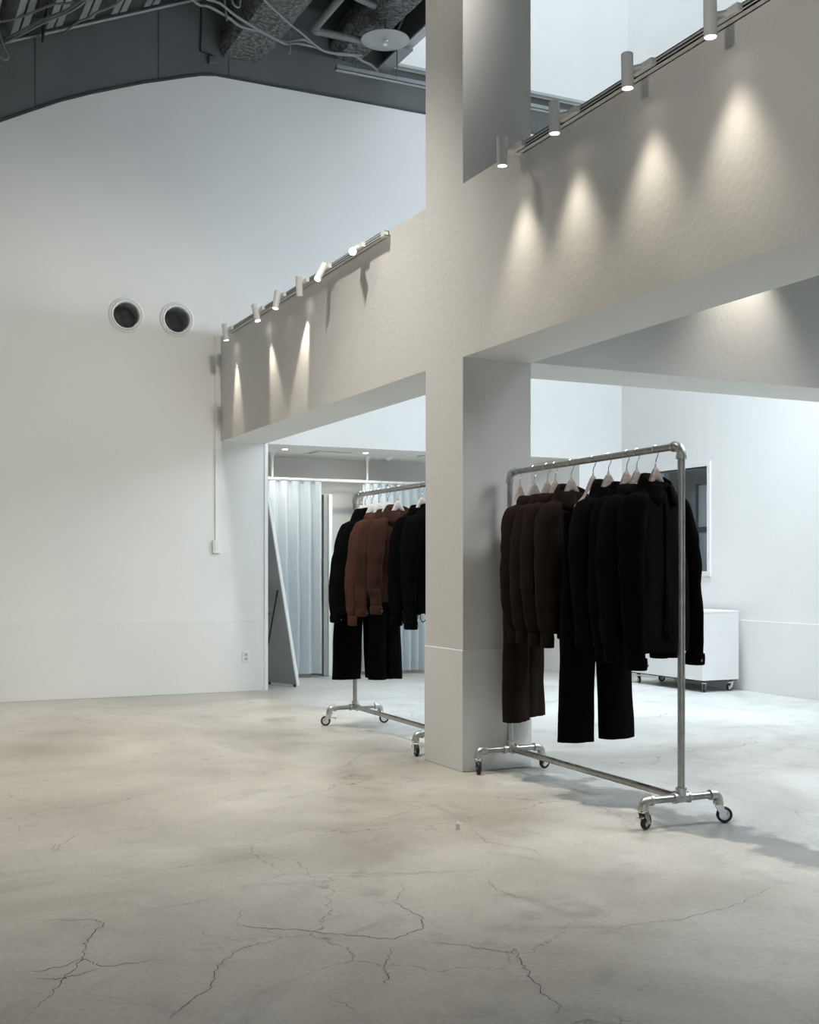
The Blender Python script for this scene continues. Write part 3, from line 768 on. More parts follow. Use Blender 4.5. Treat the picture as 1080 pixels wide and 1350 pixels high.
# leaning easel mirror
mt = thing('easel_mirror', 'leaning full-length mirror seen from its grey back with a black easel leg', 'mirror', (4.19, 11.44, 0))
bx = Vector((-0.36, 0.93, 0)).normalized()      # along the foot
up = Vector((-0.34, -0.06, 1.93)); nrm = bx.cross(up).normalized()
if nrm.x > 0: nrm = -nrm
def slab(o, w, h, t0, t1):
    p = []
    for t in (t0, t1):
        for a, c in ((0, 0), (w, 0), (w, h), (0, h)): p.append(o + bx * a + up * c + nrm * t)
    return p, [(0,1,2,3),(7,6,5,4),(0,4,5,1),(1,5,6,2),(2,6,7,3),(3,7,4,0)]
b = MB(); b.add(*slab(Vector((0, 0, 0.012)), 0.46, 1.0, 0.002, 0.022)); b.build('backing_board', M['mirror_back'], mt, smooth=False)
b = MB(); b.add(*slab(Vector((0, 0, 0.012)), 0.46, 1.0, -0.006, 0.002)); b.build('glass', M['mirror'], mt, smooth=False)
b = MB()
b.add(*slab(Vector((0, 0, 0.012)) - bx * 0.014, 0.016, 1.0, -0.010, 0.026)); b.add(*slab(Vector((0, 0, 0.012)) + bx * 0.46, 0.014, 1.0, -0.010, 0.026))
b.add(*slab(Vector((0, 0, 0.002)), 0.46, 0.012, -0.010, 0.026)); b.add(*slab(Vector((0, 0, 0.012)) + up * 0.99, 0.46, 0.012, -0.010, 0.026))
b.build('frame', M['trim'], mt, smooth=False)
top = bx * 0.23 + up * 0.52 + nrm * 0.03; foot = Vector((-0.42, 0.22, 0.008))
MB().tube([top, foot], 0.009, 8).build('easel_leg', M['black_metal'], mt)
MB().tube([bx * 0.05 + up * 0.52 + nrm * 0.03, foot + Vector((0.04, -0.14, 0))], 0.009, 8).build('easel_leg', M['black_metal'], mt)
MB().tube([bx * 0.23 + up * 0.40 + nrm * 0.026, top.lerp(foot, 0.3)], 0.006, 8).build('stay', M['black_metal'], mt)
for a in (0.02, 0.42): MB().box((-0.012, -0.012, 0), (0.012, 0.012, 0.03)).build('rubber_foot', M['rubber'], mt, loc=bx * a + nrm * 0.03, smooth=False)

for i, (x, y, lab) in enumerate(((4.223, 11.94, 'small lit ceiling downlight above the drawn curtain'), (5.162, 11.94, 'small lit ceiling downlight between the curtains above the far rack'))):
    t = thing('downlight', lab, 'downlight', (x, y, 2.5), 0, 'fitting-room downlights')
    MB().lathe([(0.03, -0.004), (0.045, -0.005), (0.047, 0.0), (0.03, 0.0)], 24, closed=True).build('trim_ring', M['plastic'], t)
    MB().lathe([(0.0, -0.002), (0.029, -0.003), (0.029, 0.0), (0.0, 0.0)], 20).build('lamp', M['lens'], t)
    ld = bpy.data.lights.new('downlight_lamp', 'SPOT'); ld.energy = 34; ld.color = (1.0, 0.93, 0.82); ld.spot_size = R(172); ld.spot_blend = 1.0; ld.shadow_soft_size = 0.03
    lo = bpy.data.objects.new('downlight_lamp', ld); COL.objects.link(lo); lo.parent = t; lo.location = (0, 0, -0.012)
t = thing('air_vent', 'square recessed ceiling air vent above the curtain rail', 'vent', (4.80, 12.1, 2.5))
fr = MB()
fr.box((-0.24, -0.2, -0.006), (0.24, -0.17, 0)); fr.box((-0.24, 0.17, -0.006), (0.24, 0.2, 0)); fr.box((-0.24, -0.17, -0.006), (-0.21, 0.17, 0)); fr.box((0.21, -0.17, -0.006), (0.24, 0.17, 0))
fr.build('frame', M['plastic'], t, smooth=False)
boxo('cover_plate', (-0.185, -0.145, -0.012), (0.185, 0.145, -0.004), M['alcove'], t, bevel=0.003)
boxo('shadow_gap', (-0.21, -0.17, -0.003), (0.21, 0.17, -0.001), M['track_dark'], t)
t = thing('smoke_detector', 'small white ceiling detector beside the downlight above the far rack', 'detector', (5.606, 12.31, 2.5))
MB().lathe([(0.0, -0.035), (0.025, -0.034), (0.032, -0.022), (0.05, -0.018), (0.054, 0.0), (0.0, 0.0)], 24).build('housing', M['plastic'], t)
MB().lathe([(0.0, -0.040), (0.006, -0.039), (0.006, -0.034), (0.0, -0.034)], 10).build('indicator', M['plastic_grey'], t)
t = thing('ceiling_speaker', 'flat round ceiling grille set in the fitting-room ceiling near the post', 'speaker', (5.95, 12.0, 2.5))
MB().lathe([(0.0, -0.006), (0.085, -0.006), (0.10, 0.0), (0.0, 0.0)], 32).build('grille', M['plastic'], t)
MB().lathe([(0.10, -0.008), (0.112, -0.006), (0.115, 0.0), (0.10, 0.0)], 32, closed=True).build('rim', M['plastic_grey'], t)

# ------------------------------------------------------------------ casters (shared meshes)
def caster_parts(tall=0.105, r=0.038, fork='chrome'):
    """meshes about the caster's foot on the floor"""
    tyre = MB().lathe([(r - 0.012, -0.011), (r - 0.003, -0.011), (r, -0.006), (r, 0.006), (r - 0.003, 0.011), (r - 0.012, 0.011)], 24, 'X', closed=True)
    hub = MB().lathe([(0.0, -0.010), (0.008, -0.012), (0.012, -0.008), (r - 0.012, -0.007), (r - 0.011, 0.007), (0.012, 0.008), (0.008, 0.012), (0.0, 0.010)], 24, 'X')
    f = MB()
    top = tall - 0.018
    for s in (-1, 1):
        x = s * 0.017
        f.add([(x - 0.0015, 0.014, r - 0.012), (x - 0.0015, -0.014, r - 0.012), (x - 0.0015, -0.048, top), (x - 0.0015, -0.008, top),
               (x + 0.0015, 0.014, r - 0.012), (x + 0.0015, -0.014, r - 0.012), (x + 0.0015, -0.048, top), (x + 0.0015, -0.008, top)],
              [(0,1,2,3),(7,6,5,4),(0,4,5,1),(1,5,6,2),(2,6,7,3),(3,7,4,0)])
    f.box((-0.0185, -0.048, top - 0.003), (0.0185, -0.008, top + 0.001))
    f.cyl((-0.021, 0, r), (0.021, 0, r), 0.0055, 10)
    sw = MB().lathe([(0.0, top), (0.024, top), (0.026, top + 0.005), (0.024, top + 0.010), (0.014, top + 0.012), (0.013, tall), (0.0, tall)], 20)
    sw.v = [(x, y - 0.028, z) for x, y, z in sw.v]
    br = MB().box((-0.012, -0.075, top - 0.028), (0.012, -0.04, top - 0.022)).box((-0.012, -0.082, top - 0.04), (0.012, -0.072, top - 0.022))
    return [('tyre', tyre, 'rubber', (0, 0, r)), ('hub', hub, fork, (0, 0, r)), ('swivel', sw, fork, (0, 0, 0)), ('brake_lever', br, fork, (0, 0, 0))], f
CAST, CFORK = caster_parts()
CAST = [(n, mb.mesh(n, M[m]), l) for n, mb, m, l in CAST]; CFORKM = CFORK.mesh('caster', M['chrome'], smooth=False)
def caster(parent, x, y, rz, brake=True, scale=1.0):
    """stem stands at x, y; the wheel trails behind it"""
    o = bpy.data.objects.new('caster', CFORKM); COL.objects.link(o); o.parent = parent
    off = Matrix.Rotation(rz, 3, 'Z') @ Vector((0, 0.028 * scale, 0))
    o.location = (x + off.x, y + off.y, 0); o.rotation_euler = (0, 0, rz); o.scale = (scale,) * 3
    for n, me, l in CAST:
        if n == 'brake_lever' and not brake: continue
        c = bpy.data.objects.new(n, me); COL.objects.link(c); c.parent = o; c.location = l
    return o

# ------------------------------------------------------------------ clothes racks
def rack(loc, rz, L, cang, label):
    t = thing('clothes_rack', label, 'rack', loc, rz, 'pipe clothes racks')
    r = 0.0175; zt = 1.785; zb = 0.135; hw = 0.215
    MB().cyl((0, 0.05, zt), (0, L - 0.05, zt), r, 16).build('top_bar', M['galv_dark'], t)
    MB().cyl((0, 0.03, zb), (0, L - 0.03, zb), r, 16).build('bottom_rail', M['galv_dark'], t)
    for y, s in ((0, 1), (L, -1)):
        MB().cyl((0, y, zb + 0.02), (0, y, zt - 0.05), r, 16).build('post', M['galv_dark'], t)
        # corner elbow on top
        e = MB().tube([Vector((0, y, zt - 0.055))] + arc((0, y + s * 0.04, zt - 0.04), 0.04, math.pi if s > 0 else 0, math.pi / 2, 8, 'YZ') + [Vector((0, y + s * 0.055, zt))], 0.0225, 16)
        e.tube([(0, y, zt - 0.062), (0, y, zt - 0.045)], 0.0255, 16); e.tube([(0, y + s * 0.045, zt), (0, y + s * 0.062, zt)], 0.0255, 16)
        e.build('corner_elbow', M['galv'], t)
        # base fitting
        f = MB().cyl((-0.042, y, zb), (0.042, y, zb), 0.0235, 16).cyl((0, y, zb - 0.015), (0, y, zb + 0.045), 0.0235, 16).cyl((0, y, zb), (0, y + s * 0.045, zb), 0.0235, 16)
        for q in ((-0.046, -0.034), (0.034, 0.046)): f.cyl((q[0], y, zb), (q[1], y, zb), 0.0265, 16)
        f.cyl((0, y, zb + 0.036), (0, y, zb + 0.048), 0.0265, 16); f.cyl((0, y + s * 0.036, zb), (0, y + s * 0.048, zb), 0.0265, 16)
        f.build('base_tee', M['galv'], t)
        for sx in (-1, 1):
            MB().cyl((sx * 0.03, y, zb), (sx * (hw - 0.03), y, zb), r, 16).build('foot', M['galv_dark'], t)
            c = Vector((sx * (hw - 0.03), y, zb - 0.03))
            e = MB().tube([Vector((sx * (hw - 0.045), y, zb))] + arc(c, 0.03, math.pi / 2, 0 if sx > 0 else math.pi, 8, 'XZ') + [Vector((sx * hw, y, zb - 0.04))], 0.0225, 16)
            e.tube([(sx * (hw - 0.052), y, zb), (sx * (hw - 0.038), y, zb)], 0.0255, 16); e.tube([(sx * hw, y, zb - 0.030), (sx * hw, y, zb - 0.043)], 0.0255, 16)
            e.build('foot_elbow', M['galv'], t)
    k = 0
    for y in (0, L):
        for sx in (-1, 1):
            caster(t, sx * hw, y, R(cang[k]), brake=(k % 2 == 0)); k += 1
    return t
RACK1 = (3.525, 4.425, 0); RZ1 = R(-1.6); RL1 = 1.66
RACK2 = (3.535, 6.86, 0); RZ2 = R(-1.2); RL2 = 1.60
rack(RACK1, RZ1, RL1, (-62, -118, 160, -75), 'galvanised pipe clothes rack on casters standing in front of the white post')
rack(RACK2, RZ2, RL2, (170, -70, 60, -110), 'galvanised pipe clothes rack on casters partly hidden behind the white post')

def on_bar(rk, rz, y):
    """world point on a rack's bar at world depth y"""
    s = (y - rk[1]) / math.cos(rz)
    return Vector((rk[0] - math.sin(rz) * s, y, 1.785))

# ------------------------------------------------------------------ hangers
def hanger(loc, yaw, label, mat, group, clips=False):
    t = thing('clothes_hanger', label, 'hanger', loc, yaw, group)
    b = MB(); rings = []
    n = 30
    for i in range(n + 1):
        u = -1 + 2 * i / n; x = 0.165 * u; a = abs(u)
        top = -0.080 - 0.078 * (1 - math.exp(-(abs(x) / 0.056) ** 2.6)) - 0.092 * a
        low = -0.148 - 0.114 * a ** 1.15
        zc = (top + low) / 2; h = (top - low) / 2
        th = 0.008 + 0.012 * a ** 1.5                                    # half thickness
        y = -0.028 * a * a
        if i in (0, n): h *= 0.7; th *= 0.7
        rings.append([(x, y + th * math.copysign(abs(math.cos(2*math.pi*k/16)) ** 0.7, math.cos(2*math.pi*k/16)), zc + h * math.sin(2*math.pi*k/16)) for k in range(16)])
    b.loft(rings, True, True)
    b.build('body', mat, t, angle=60)
    zt = -0.064
    hook = [Vector((0, 0, zt - 0.02)), Vector((0, 0, zt)), Vector((0.004, 0, zt + 0.018)), Vector((0.014, 0, zt + 0.03))] + \
           arc((0, 0, -0.004), 0.0245, R(-35), R(205), 14, 'XZ')
    MB().tube(smooth_path(hook, 2), 0.0024, 8).build('hook', M['chrome'], t)
    MB().cyl((0, 0, zt - 0.018), (0, 0, zt - 0.010), 0.006, 10).build('ferrule', M['chrome'], t)
    if clips:
        MB().tube([(-0.15, -0.024, -0.24), (-0.15, -0.024, -0.262), (0.15, -0.024, -0.262), (0.15, -0.024, -0.24)], 0.0025, 8).build('clip_bar', M['chrome'], t)
        for x in (-0.13, 0.13):
            MB().box((x - 0.014, -0.032, -0.305), (x + 0.014, -0.014, -0.25)).build('clip', M['chrome'], t, smooth=False, bevel=0.003)
    return t

# ------------------------------------------------------------------ garments, built hanging from a bar point at the origin
def wob(p, seed, amp, fx=11.0, fz=2.4):
    x, y, z = p
    q = noise.noise((x * fx + seed * 7.1, y * fx, z * fz + seed)) + 0.5 * noise.noise((x * fx * 2.3, y * fx * 2 + seed, z * fz * 2))
    return (x + 0.35 * amp * noise.noise((z * 6, seed, x * 5)), y + amp * q, z + 0.15 * amp * q)

def sup(cx, cy, z, w, t, n=36, e=2.6):
    out = []
    for k in range(n):
        a = 2 * math.pi * k / n; c, s = math.cos(a), math.sin(a)
        out.append((cx + w * math.copysign(abs(c) ** (2 / e), c), cy + t * math.copysign(abs(s) ** (2 / e), s), z))
    return out

def lerp_table(tab, z):
    for (za, *a), (zb, *b) in zip(tab[:-1], tab[1:]):
        if za >= z >= zb:
            f = (za - z) / (za - zb) if za != zb else 0
            return [p + (q - p) * f for p, q in zip(a, b)]
    return list(tab[-1][1:]) if z < tab[-1][0] else list(tab[0][1:])

def top_garment(loc, yaw, label, mat, kind='jacket', seed=1, length=0.86, sleeve=0.86, wide=0.245, deep=0.062, group=None, swing=0.0, cat='jacket', collar='stand', fan=0.02, fan_r=None):
    """jacket or sweatshirt: torso, sleeves, cuffs, collar"""
    t = thing(cat.replace(' ', '_'), label, cat, loc, yaw, group)
    hem = -0.150 - length; wk = wide / 0.25
    tab = [(-0.158, 0.066, 0.036), (-0.168, 0.086, 0.038), (-0.19, 0.125, 0.040), (-0.215, 0.178 * wk, 0.043), (-0.24, 0.208 * wk, 0.048), (-0.265, 0.224 * wk, 0.052), (-0.30, 0.232 * wk, 0.056), (-0.36, wide - 0.006, deep * 0.95), (-0.60, wide, deep), (hem + 0.05, wide + 0.006, deep * 1.05), (hem, wide - (0.03 if kind == 'sweat' else 0.0), deep)]
    zs = [-0.158, -0.163, -0.168, -0.178, -0.19, -0.202, -0.215, -0.227, -0.24, -0.252, -0.265, -0.282, -0.30, -0.33]
    z = -0.37
    while z > hem + 0.03: zs.append(z); z -= 0.032
    zs += [hem + 0.015, hem]
    rings = []
    for z in zs:
        w, d = lerp_table(tab, z)
        f = min(1, max(0, (-0.2 - z) / 0.35))
        rings.append([wob(p, seed, 0.022 * f + 0.002) for p in sup(0, -0.006, z, w, d)])
    MB().loft(rings, False, True).build('torso', mat, t, angle=70)
    # sleeves
    for s in (-1, 1):
        sw = swing * s
        end = -0.205 - sleeve
        jx = 0.012 * noise.noise((seed * 3.3, s, 0.5)); jy = 0.02 * noise.noise((seed * 2.1, s, 4.5))
        fn = fan if s < 0 or fan_r is None else fan_r
        path = [(0.105, 0.0, -0.212), (0.165, 0.0, -0.246), (0.205, -0.002, -0.290), (0.226 + fn * 0.2, sw * 0.2 - 0.004, -0.37), (0.244 + fn * 0.45 + jx, sw * 0.5 - 0.012, -0.50), (0.248 + fn * 0.8 - jx, sw * 0.8 - 0.022 + jy, -0.70), (0.246 + fn + jx, sw - 0.034 + jy, end + 0.08), (0.242 + fn + jx, sw - 0.040 + jy, end)]
        path = smooth_path([(s * x * wk, y, z) for x, y, z in path], 5)
        rr = []
        m = len(path)
        rings = []
        for i, p in enumerate(path):
            f = i / (m - 1)
            ra = 0.058 + 0.024 * math.sin(math.pi * min(1, f * 1.15)) - 0.012 * f        # across, outwards
            rb = 0.060 + 0.020 * math.sin(math.pi * min(1, f * 1.1)) - 0.010 * f
            if kind == 'sweat' and f > 0.90: ra *= 1 - (f - 0.90) * 3.2; rb *= 1 - (f - 0.90) * 3.2
            if f < 0.20: ra *= 0.30 + 3.5 * f; rb *= 0.62 + 1.9 * f
            a = path[max(0, i - 1)]; c = path[min(m - 1, i + 1)]
            tg = (c - a).normalized(); side = Vector((0, 1, 0)); out = side.cross(tg).normalized(); side = tg.cross(out)
            wr = 0.0045 * math.sin(f * 46 + seed + 2 * noise.noise((f * 9, seed, s))) * math.exp(-((f - 0.62) / 0.2) ** 2)
            ring = []
            for k in range(20):
                ang = 2 * math.pi * k / 20
                q = p + out * math.cos(ang) * (ra + wr * math.cos(ang * 2 + f * 9)) * 0.70 + side * math.sin(ang) * (rb + wr)
                ring.append(wob(q, seed + 3 * s, 0.013 * min(1, f * 4), 14, 3.5))
            rings.append(ring)
        sl = MB().loft(rings, True, True).build('sleeve', mat, t, angle=75)
        c = path[-1]; r0 = (0.036 if kind == 'sweat' else 0.047)
        cl = 0.062 if kind == 'sweat' else 0.05
        cb = MB()
        zz = [c.z + 0.012, c.z + 0.008, c.z - 0.01, c.z - cl + 0.012, c.z - cl + 0.002, c.z - cl]
        ww = [0.7, 1.0, 1.05, 1.02, 0.98, 0.8]
        cb.loft([sup(c.x, c.y, z, r0 * w_ * 0.8, r0 * w_ * 1.1, 20, 2.2) for z, w_ in zip(zz, ww)], True, True)
        cb.build('cuff', mat, sl)
        if kind == 'jacket': MB().lathe([(0, 0.002), (0.006, 0.002), (0.007, 0), (0, -0.002)], 12, 'Y').build('button', M['button'], sl, loc=(c.x - s * 0.015, c.y - r0 * 1.12, c.z - cl * 0.5))
    if kind == 'sweat':
        hb = MB().loft([sup(0, -0.006, z, (wide - 0.03) * w_, deep * w_, 36) for z, w_ in ((hem + 0.012, 0.99), (hem + 0.004, 1.0), (hem - 0.045, 0.98), (hem - 0.055, 0.95))], True, True)
        hb.build('hem_band', mat, t)
    # collar
    cb = MB()
    n = 30
    def col_ring(z, rx, ry, lift_back, open_front=0.0):
        out = []
        for k in range(n):
            a = -math.pi / 2 + 0.22 + (2 * math.pi - 0.44) * k / (n - 1)
            back = 0.5 + 0.5 * math.sin(a)
            x = rx * math.cos(a); y = ry * math.sin(a) - 0.004
            out.append((x * (1 + open_front * (1 - back)), y, z - 0.012 + lift_back * back - 0.04 * (1 - back)))
        return out
    if collar == 'stand':
        prof = [(-0.190, 0.088, 0.046, 0.0), (-0.165, 0.085, 0.048, 0.008), (-0.145, 0.086, 0.052, 0.014), (-0.138, 0.091, 0.056, 0.014), (-0.147, 0.098, 0.060, 0.010), (-0.172, 0.110, 0.060, 0.0), (-0.192, 0.118, 0.060, -0.006)]
    elif collar == 'shirt':
        prof = [(-0.19, 0.088, 0.045, 0.0), (-0.155, 0.084, 0.048, 0.018), (-0.132, 0.086, 0.052, 0.026), (-0.126, 0.093, 0.056, 0.026), (-0.143, 0.110, 0.062, 0.014), (-0.182, 0.128, 0.066, 0.0), (-0.212, 0.136, 0.068, -0.016)]
    else:
        prof = [(-0.190, 0.088, 0.046, 0.0), (-0.168, 0.092, 0.052, 0.006), (-0.152, 0.100, 0.060, 0.010), (-0.150, 0.110, 0.068, 0.008), (-0.166, 0.122, 0.076, 0.0), (-0.20, 0.128, 0.078, -0.01), (-0.235, 0.120, 0.072, -0.02)]
    rings = [[wob(p, seed + 9, 0.007, 16, 9) for p in col_ring(z, rx, ry, lb, 0.1)] for z, rx, ry, lb in prof]
    cb.loft(rings, closed=False)
    co = cb.build('collar' if collar != 'hood' else 'hood', mat, t, angle=80)
    md = co.modifiers.new('thickness', 'SOLIDIFY'); md.thickness = 0.006; md.offset = 0
    if kind == 'jacket':
        pk = MB().loft([[wob((x, -0.006 - lerp_table(tab, z)[1] * 0.99 - 0.003, z), seed, 0.022 * min(1, max(0, (-0.2 - z) / 0.35)) + 0.002) for x in (-0.018, -0.006, 0.006, 0.018)] for z in [-0.2 - i * 0.03 for i in range(int((length - 0.06) / 0.03))]], closed=False)
        po = pk.build('placket', mat, t, angle=80); md = po.modifiers.new('thickness', 'SOLIDIFY'); md.thickness = 0.004; md.offset = 0
    MB().box((-0.022, 0.028, -0.178), (0.022, 0.032, -0.158)).build('neck_label', M['label'], t, smooth=False)
    return t

def trousers(loc, yaw, label, mat, seed=1, length=1.20, hw=0.205, leg=0.108, spread=0.03, group=None, top=-0.282):
    t = thing('trousers', label, 'trousers', loc, yaw, group)
    wz = top
    MB().loft([[wob(p, seed, 0.006, 30, 4) for p in sup(0, -0.018, z, hw * w, 0.026 * w, 40, 3.2)] for z, w in ((wz, 0.94), (wz - 0.003, 1.0), (wz - 0.02, 1.02), (wz - 0.04, 1.0), (wz - 0.046, 0.97))], True, True).build('waistband', mat, t, angle=60)
    for s in (-1, 1):
        rings = []
        n = 34
        for i in range(n + 1):
            f = i / n; z = wz - 0.036 - (length - 0.036) * f
            w = (hw * 0.5 + 0.004) + (leg - hw * 0.5) * min(1, f * 2.2)
            cx = s * (hw * 0.5 + (leg - hw * 0.5) * min(1, f * 2.2) + spread * max(0, (f - 0.3) / 0.7) - 0.004 * (1 - f))
            th = 0.030 + 0.032 * math.sin(min(1, f * 2.0) * math.pi / 2)
            ring = sup(cx, -0.018 - 0.008 * f, z, w, th, 28, 2.2)
            # pressed crease
            ring = [(x, y - (0.010 * math.exp(-((x - cx) / 0.02) ** 2) if y < -0.02 else 0), zz) for x, y, zz in ring]
            rings.append([wob(p, seed + s, 0.012 * min(1, f * 3) + 0.003, 12, 2.2) for p in ring])
        lg = MB().loft(rings, True, True).build('leg', mat, t, angle=70)
    for x in (-0.13, 0.0, 0.13):
        MB().box((x - 0.006, -0.052, wz - 0.052), (x + 0.006, -0.045, wz + 0.002)).build('belt_loop', mat, t, smooth=False)
    return t

HG1 = 'hangers on the rack in front of the post'; HG2 = 'hangers on the rack behind the post'
G1 = 'clothes on the rack in front of the post'; G2 = 'clothes on the rack behind the post'
# ---- rack in front of the post, from the post outwards
Y1 = [5.966, 5.796, 5.649, 5.563, 5.395, 5.179, 5.035, 4.871, 4.783, 4.626]
ORD = ['first', 'second', 'third', 'fourth', 'fifth', 'sixth', 'seventh', 'eighth', 'ninth', 'tenth']
YAW1 = [32, 15, 12, 16, 12, 15, 11, 15, 12, 15]
for i, (y, a) in enumerate(zip(Y1, YAW1)):
    p = on_bar(RACK1, RZ1, y)
    hanger(p, R(a), 'wooden clothes hanger, %s from the post end of the rack before the post' % ORD[i], M['wood'], HG1, clips=i in (0, 5))
def P1(i): return on_bar(RACK1, RZ1, Y1[i])
trousers(P1(0), R(38), 'dark brown wide trousers hanging by clips at the post end of the rack', M['brown'], 2, 1.17, 0.205, 0.112, 0.03, G1)
top_garment(P1(1), R(15), 'dark brown sweatshirt next to the brown trousers', M['brown'], 'sweat', 3, 0.70, 0.72, 0.205, 0.056, G1, 0.01, 'sweatshirt', 'hood')
top_garment(P1(2), R(12), 'dark brown sweatshirt, second after the brown trousers', M['brown'], 'sweat', 5, 0.70, 0.72, 0.205, 0.05, G1, -0.01, 'sweatshirt', 'hood')
top_garment(P1(3), R(16), 'dark brown sweatshirt, third after the brown trousers', M['brown'], 'sweat', 8, 0.70, 0.73, 0.205, 0.045, G1, 0.0, 'sweatshirt', 'hood')
top_garment(P1(4), R(12), 'dark brown collared top hanging beside the black trousers', M['brown'], 'sweat', 11, 0.72, 0.73, 0.205, 0.056, G1, 0.0, 'sweatshirt', 'shirt')
trousers(P1(5), R(4), 'black wide-leg trousers with elastic waist hanging below the jackets of the rack before the post', M['black'], 4, 1.19, 0.205, 0.104, 0.034, G1)
top_garment(P1(6), R(11), 'black jacket with a raised collar next to the black trousers', M['black2'], 'jacket', 13, 0.76, 0.72, 0.205, 0.06, G1, 0.0, 'jacket', 'shirt')
top_garment(P1(7), R(15), 'black jacket third from the outer end of the rack before the post', M['black'], 'jacket', 17, 0.80, 0.78, 0.205, 0.05, G1, 0.0, 'jacket', 'stand')
top_garment(P1(8), R(12), 'black jacket second from the outer end of the rack before the post', M['black2'], 'sweat', 19, 0.74, 0.76, 0.205, 0.05, G1, 0.0, 'jacket', 'hood')
top_garment(P1(9), R(15), 'black open-collared overshirt at the outer end of the rack before the post', M['black'], 'jacket', 23, 0.83, 0.80, 0.215, 0.058, G1, 0.015, 'jacket', 'shirt', fan=0.0, fan_r=0.075)
# ---- rack behind the post, from the end wall towards the post
Y2 = [8.33, 8.25, 8.12, 7.98, 7.81, 7.63, 7.22, 7.06, 6.95]
YAW2 = [6, 12, 9, 12, 10, 10, 12, 14, 10]
for i, (y, a) in enumerate(zip(Y2[:8], YAW2)):
    p = on_bar(RACK2, RZ2, y)
    hanger(p, R(a), 'pale wooden clothes hanger, %s from the end-wall end of the rack behind the post' % ORD[i], M['white_wood'], HG2, clips=i == 0)
def P2(i): return on_bar(RACK2, RZ2, Y2[i])
trousers(P2(0), R(6), 'black trousers hanging lowest on the rack behind the post, at its end-wall end', M['black'], 6, 1.13, 0.190, 0.115, 0.03, G2)
top_garment(P2(1), R(12), 'black jacket outermost at the end-wall end of the rack behind the post', M['black2'], 'jacket', 31, 0.66, 0.72, 0.205, 0.055, G2, 0.0, 'jacket', 'shirt', fan=0.13, fan_r=0.02)
top_garment(P2(2), R(9), 'black blazer between the outer black jacket and the rust hooded top', M['black'], 'jacket', 33, 0.64, 0.66, 0.205, 0.055, G2, 0.0, 'jacket', 'shirt', fan=0.09, fan_r=0.02)
top_garment(P2(3), R(12), 'rust brown hooded top on the rack behind the post', M['rust'], 'sweat', 37, 0.62, 0.72, 0.205, 0.06, G2, 0.01, 'hooded top', 'hood', fan=0.10, fan_r=0.02)
trousers(P2(4) + Vector((0, 0.09, 0)), R(12), 'charcoal trousers hanging between the rust hooded top and the brown jackets', M['black2'], 9, 1.10, 0.12, 0.062, 0.01, G2)
top_garment(P2(4), R(10), 'brown jacket between the rust hooded top and the tall-collared brown jacket', M['rust2'], 'jacket', 41, 0.64, 0.66, 0.205, 0.06, G2, 0.0, 'jacket', 'stand', fan=0.06, fan_r=0.02)
top_garment(P2(5), R(10), 'brown jacket with a tall folded collar next to the black corded jacket', M['rust2'], 'jacket', 40, 0.66, 0.64, 0.205, 0.06, G2, 0.0, 'jacket', 'shirt')
dj = top_garment(P2(6), R(12), 'black jacket with cord loops at its hem, beside the brown jackets', M['black'], 'jacket', 43, 0.70, 0.70, 0.205, 0.058, G2, 0.0, 'jacket', 'stand', fan=0.06, fan_r=0.02)
top_garment(P2(7), R(14), 'black parka just visible beside the white post', M['black2'], 'jacket', 47, 0.72, 0.72, 0.205, 0.058, G2, 0.0, 'jacket', 'stand')
for k in range(6):
    x = -0.2 + k * 0.075
    MB().tube(smooth_path([(x, -0.06, -0.86), (x - 0.025, -0.075, -0.905), (x + 0.005, -0.07, -0.935), (x + 0.035, -0.07, -0.90), (x + 0.01, -0.06, -0.865)], 4), 0.003, 6).build('drawcord', M['black'], dj)

# ------------------------------------------------------------------ wheeled storage box
cb = thing('rolling_box', 'white laminate box on casters against the daylit side wall', 'box', (7.565, 9.17, 0))
MB().box((0, 0, 0.115), (0.455, 1.18, 0.78)).build('body', M['cart'], cb, smooth=False, bevel=0.003)
boxo('lid', (-0.004, -0.004, 0.78), (0.459, 1.184, 0.80), M['cart'], cb, bevel=0.003)
boxo('underside', (0.01, 0.01, 0.105), (0.445, 1.17, 0.115), M['black_metal'], cb)
for x, y, a in ((0.06, 0.05, 140), (0.40, 0.05, 100), (0.06, 1.12, 160), (0.40, 1.12, 80)): caster(cb, x, y, R(a), brake=False)

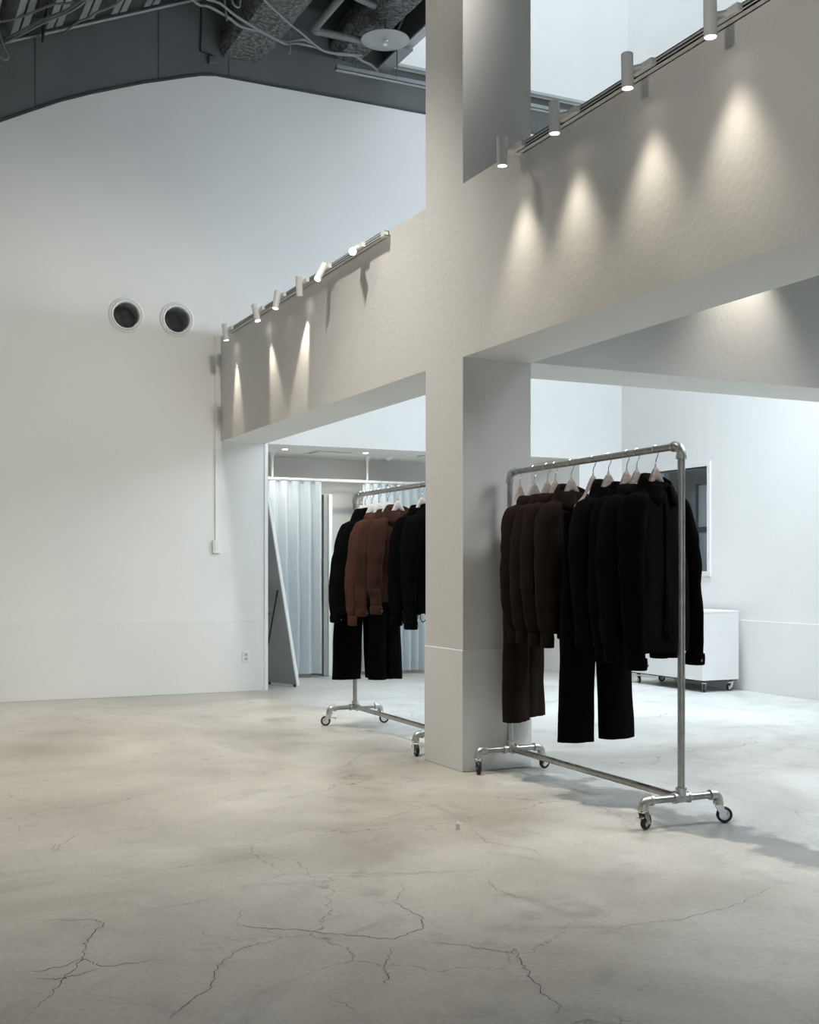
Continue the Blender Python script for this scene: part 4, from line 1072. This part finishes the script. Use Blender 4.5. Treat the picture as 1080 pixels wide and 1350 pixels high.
# ------------------------------------------------------------------ floor details
fp = thing('floor_knob', 'small white plastic knob standing on the concrete floor before the post', 'knob', (2.553, 4.825, 0))
MB().lathe([(0.0, 0.034), (0.006, 0.033), (0.0105, 0.028), (0.012, 0.020), (0.0105, 0.012), (0.007, 0.007), (0.007, 0.004)], 24).build('bead', M['plastic'], fp)
MB().lathe([(0.0, 0.005), (0.010, 0.005), (0.011, 0.002), (0.011, 0.0), (0.0, 0.0)], 20).build('stem_base', M['plastic'], fp)
CRACKS = [[(0.409, 3.698), (0.502, 3.654), (0.575, 3.663), (0.648, 3.707), (0.7, 3.613), (0.829, 3.606), (0.917, 3.589)],
          [(0.423, 3.263), (0.484, 3.384), (0.569, 3.538), (0.648, 3.707), (0.694, 3.882), (0.787, 4.055), (0.761, 4.117), (0.621, 4.165), (0.47, 4.244)],
          [(0.473, 3.598), (0.558, 3.557), (0.624, 3.572), (0.7, 3.613)],
          [(0.779, 3.075), (0.793, 3.156), (0.941, 3.293), (1.007, 3.471), (1.123, 3.595), (1.28, 3.642), (1.242, 3.783)],
          [(1.224, 4.199), (1.261, 4.008), (1.183, 3.841), (1.242, 3.783), (1.372, 3.685), (1.499, 3.566), (1.601, 3.477), (1.734, 3.53), (1.786, 3.628), (1.779, 3.864), (1.881, 3.996), (1.947, 4.16)],
          [(1.601, 3.477), (1.758, 3.346), (1.836, 3.244), (1.887, 3.178), (1.843, 3.047), (1.78, 2.849), (1.763, 2.733), (1.653, 2.657)],
          [(1.591, 3.437), (1.462, 3.254), (1.442, 3.167), (1.373, 3.065)],
          [(1.224, 4.199), (1.097, 4.155), (0.955, 4.154)],
          [(1.224, 4.199), (1.413, 4.335), (1.557, 4.404), (1.706, 4.358), (1.873, 4.254), (2.129, 4.157), (2.27, 4.131), (2.445, 4.271)],
          [(1.557, 4.404), (1.554, 4.605), (1.542, 4.797), (1.642, 5.022)],
          [(0.569, 5.139), (0.779, 5.161), (0.92, 5.452), (1.08, 5.487), (1.256, 5.46), (1.387, 5.765)],
          [(2.251, 4.016), (2.197, 3.845), (2.228, 3.649)], [(2.132, 5.1), (2.402, 5.216), (2.626, 5.347), (2.513, 5.642)],
          [(1.225, 3.093), (1.244, 2.941)], [(0.779, 5.161), (0.813, 5.313), (0.778, 5.361)],
          [(2.13, 3.208), (2.383, 3.268), (2.591, 3.244), (2.917, 3.313), (3.114, 3.408), (3.281, 3.483)],
          [(2.627, 4.844), (2.541, 4.544), (2.648, 4.336), (2.636, 4.194)]]
rnd = random.Random(3)
cb_ = MB()
for ci, line in enumerate(CRACKS):
    pts = []
    for (xa, ya), (xb, yb) in zip(line[:-1], line[1:]):
        n = 9
        for k in range(n):
            f = k / n
            pts.append((xa + (xb - xa) * f + rnd.uniform(-0.009, 0.009), ya + (yb - ya) * f + rnd.uniform(-0.009, 0.009)))
    pts.append(line[-1])
    l, r_ = [], []
    for i, (x, y) in enumerate(pts):
        a = pts[max(0, i-1)]; c = pts[min(len(pts)-1, i+1)]
        dx, dy = c[0]-a[0], c[1]-a[1]; q = math.hypot(dx, dy) or 1
        w = (0.0008 + 0.0009 * rnd.random()) * min(1, 4 * i / len(pts), 4 * (len(pts) - 1 - i) / len(pts)) * (1.0 if ci < 7 else 0.65)
        l.append((x - dy / q * w, y + dx / q * w, 0.0006)); r_.append((x + dy / q * w, y - dx / q * w, 0.0006))
    cb_.loft([l, r_], closed=False)
ck_ = cb_.build('cracks', M['crack'], floor, smooth=False); ck_['kind'] = 'stuff'
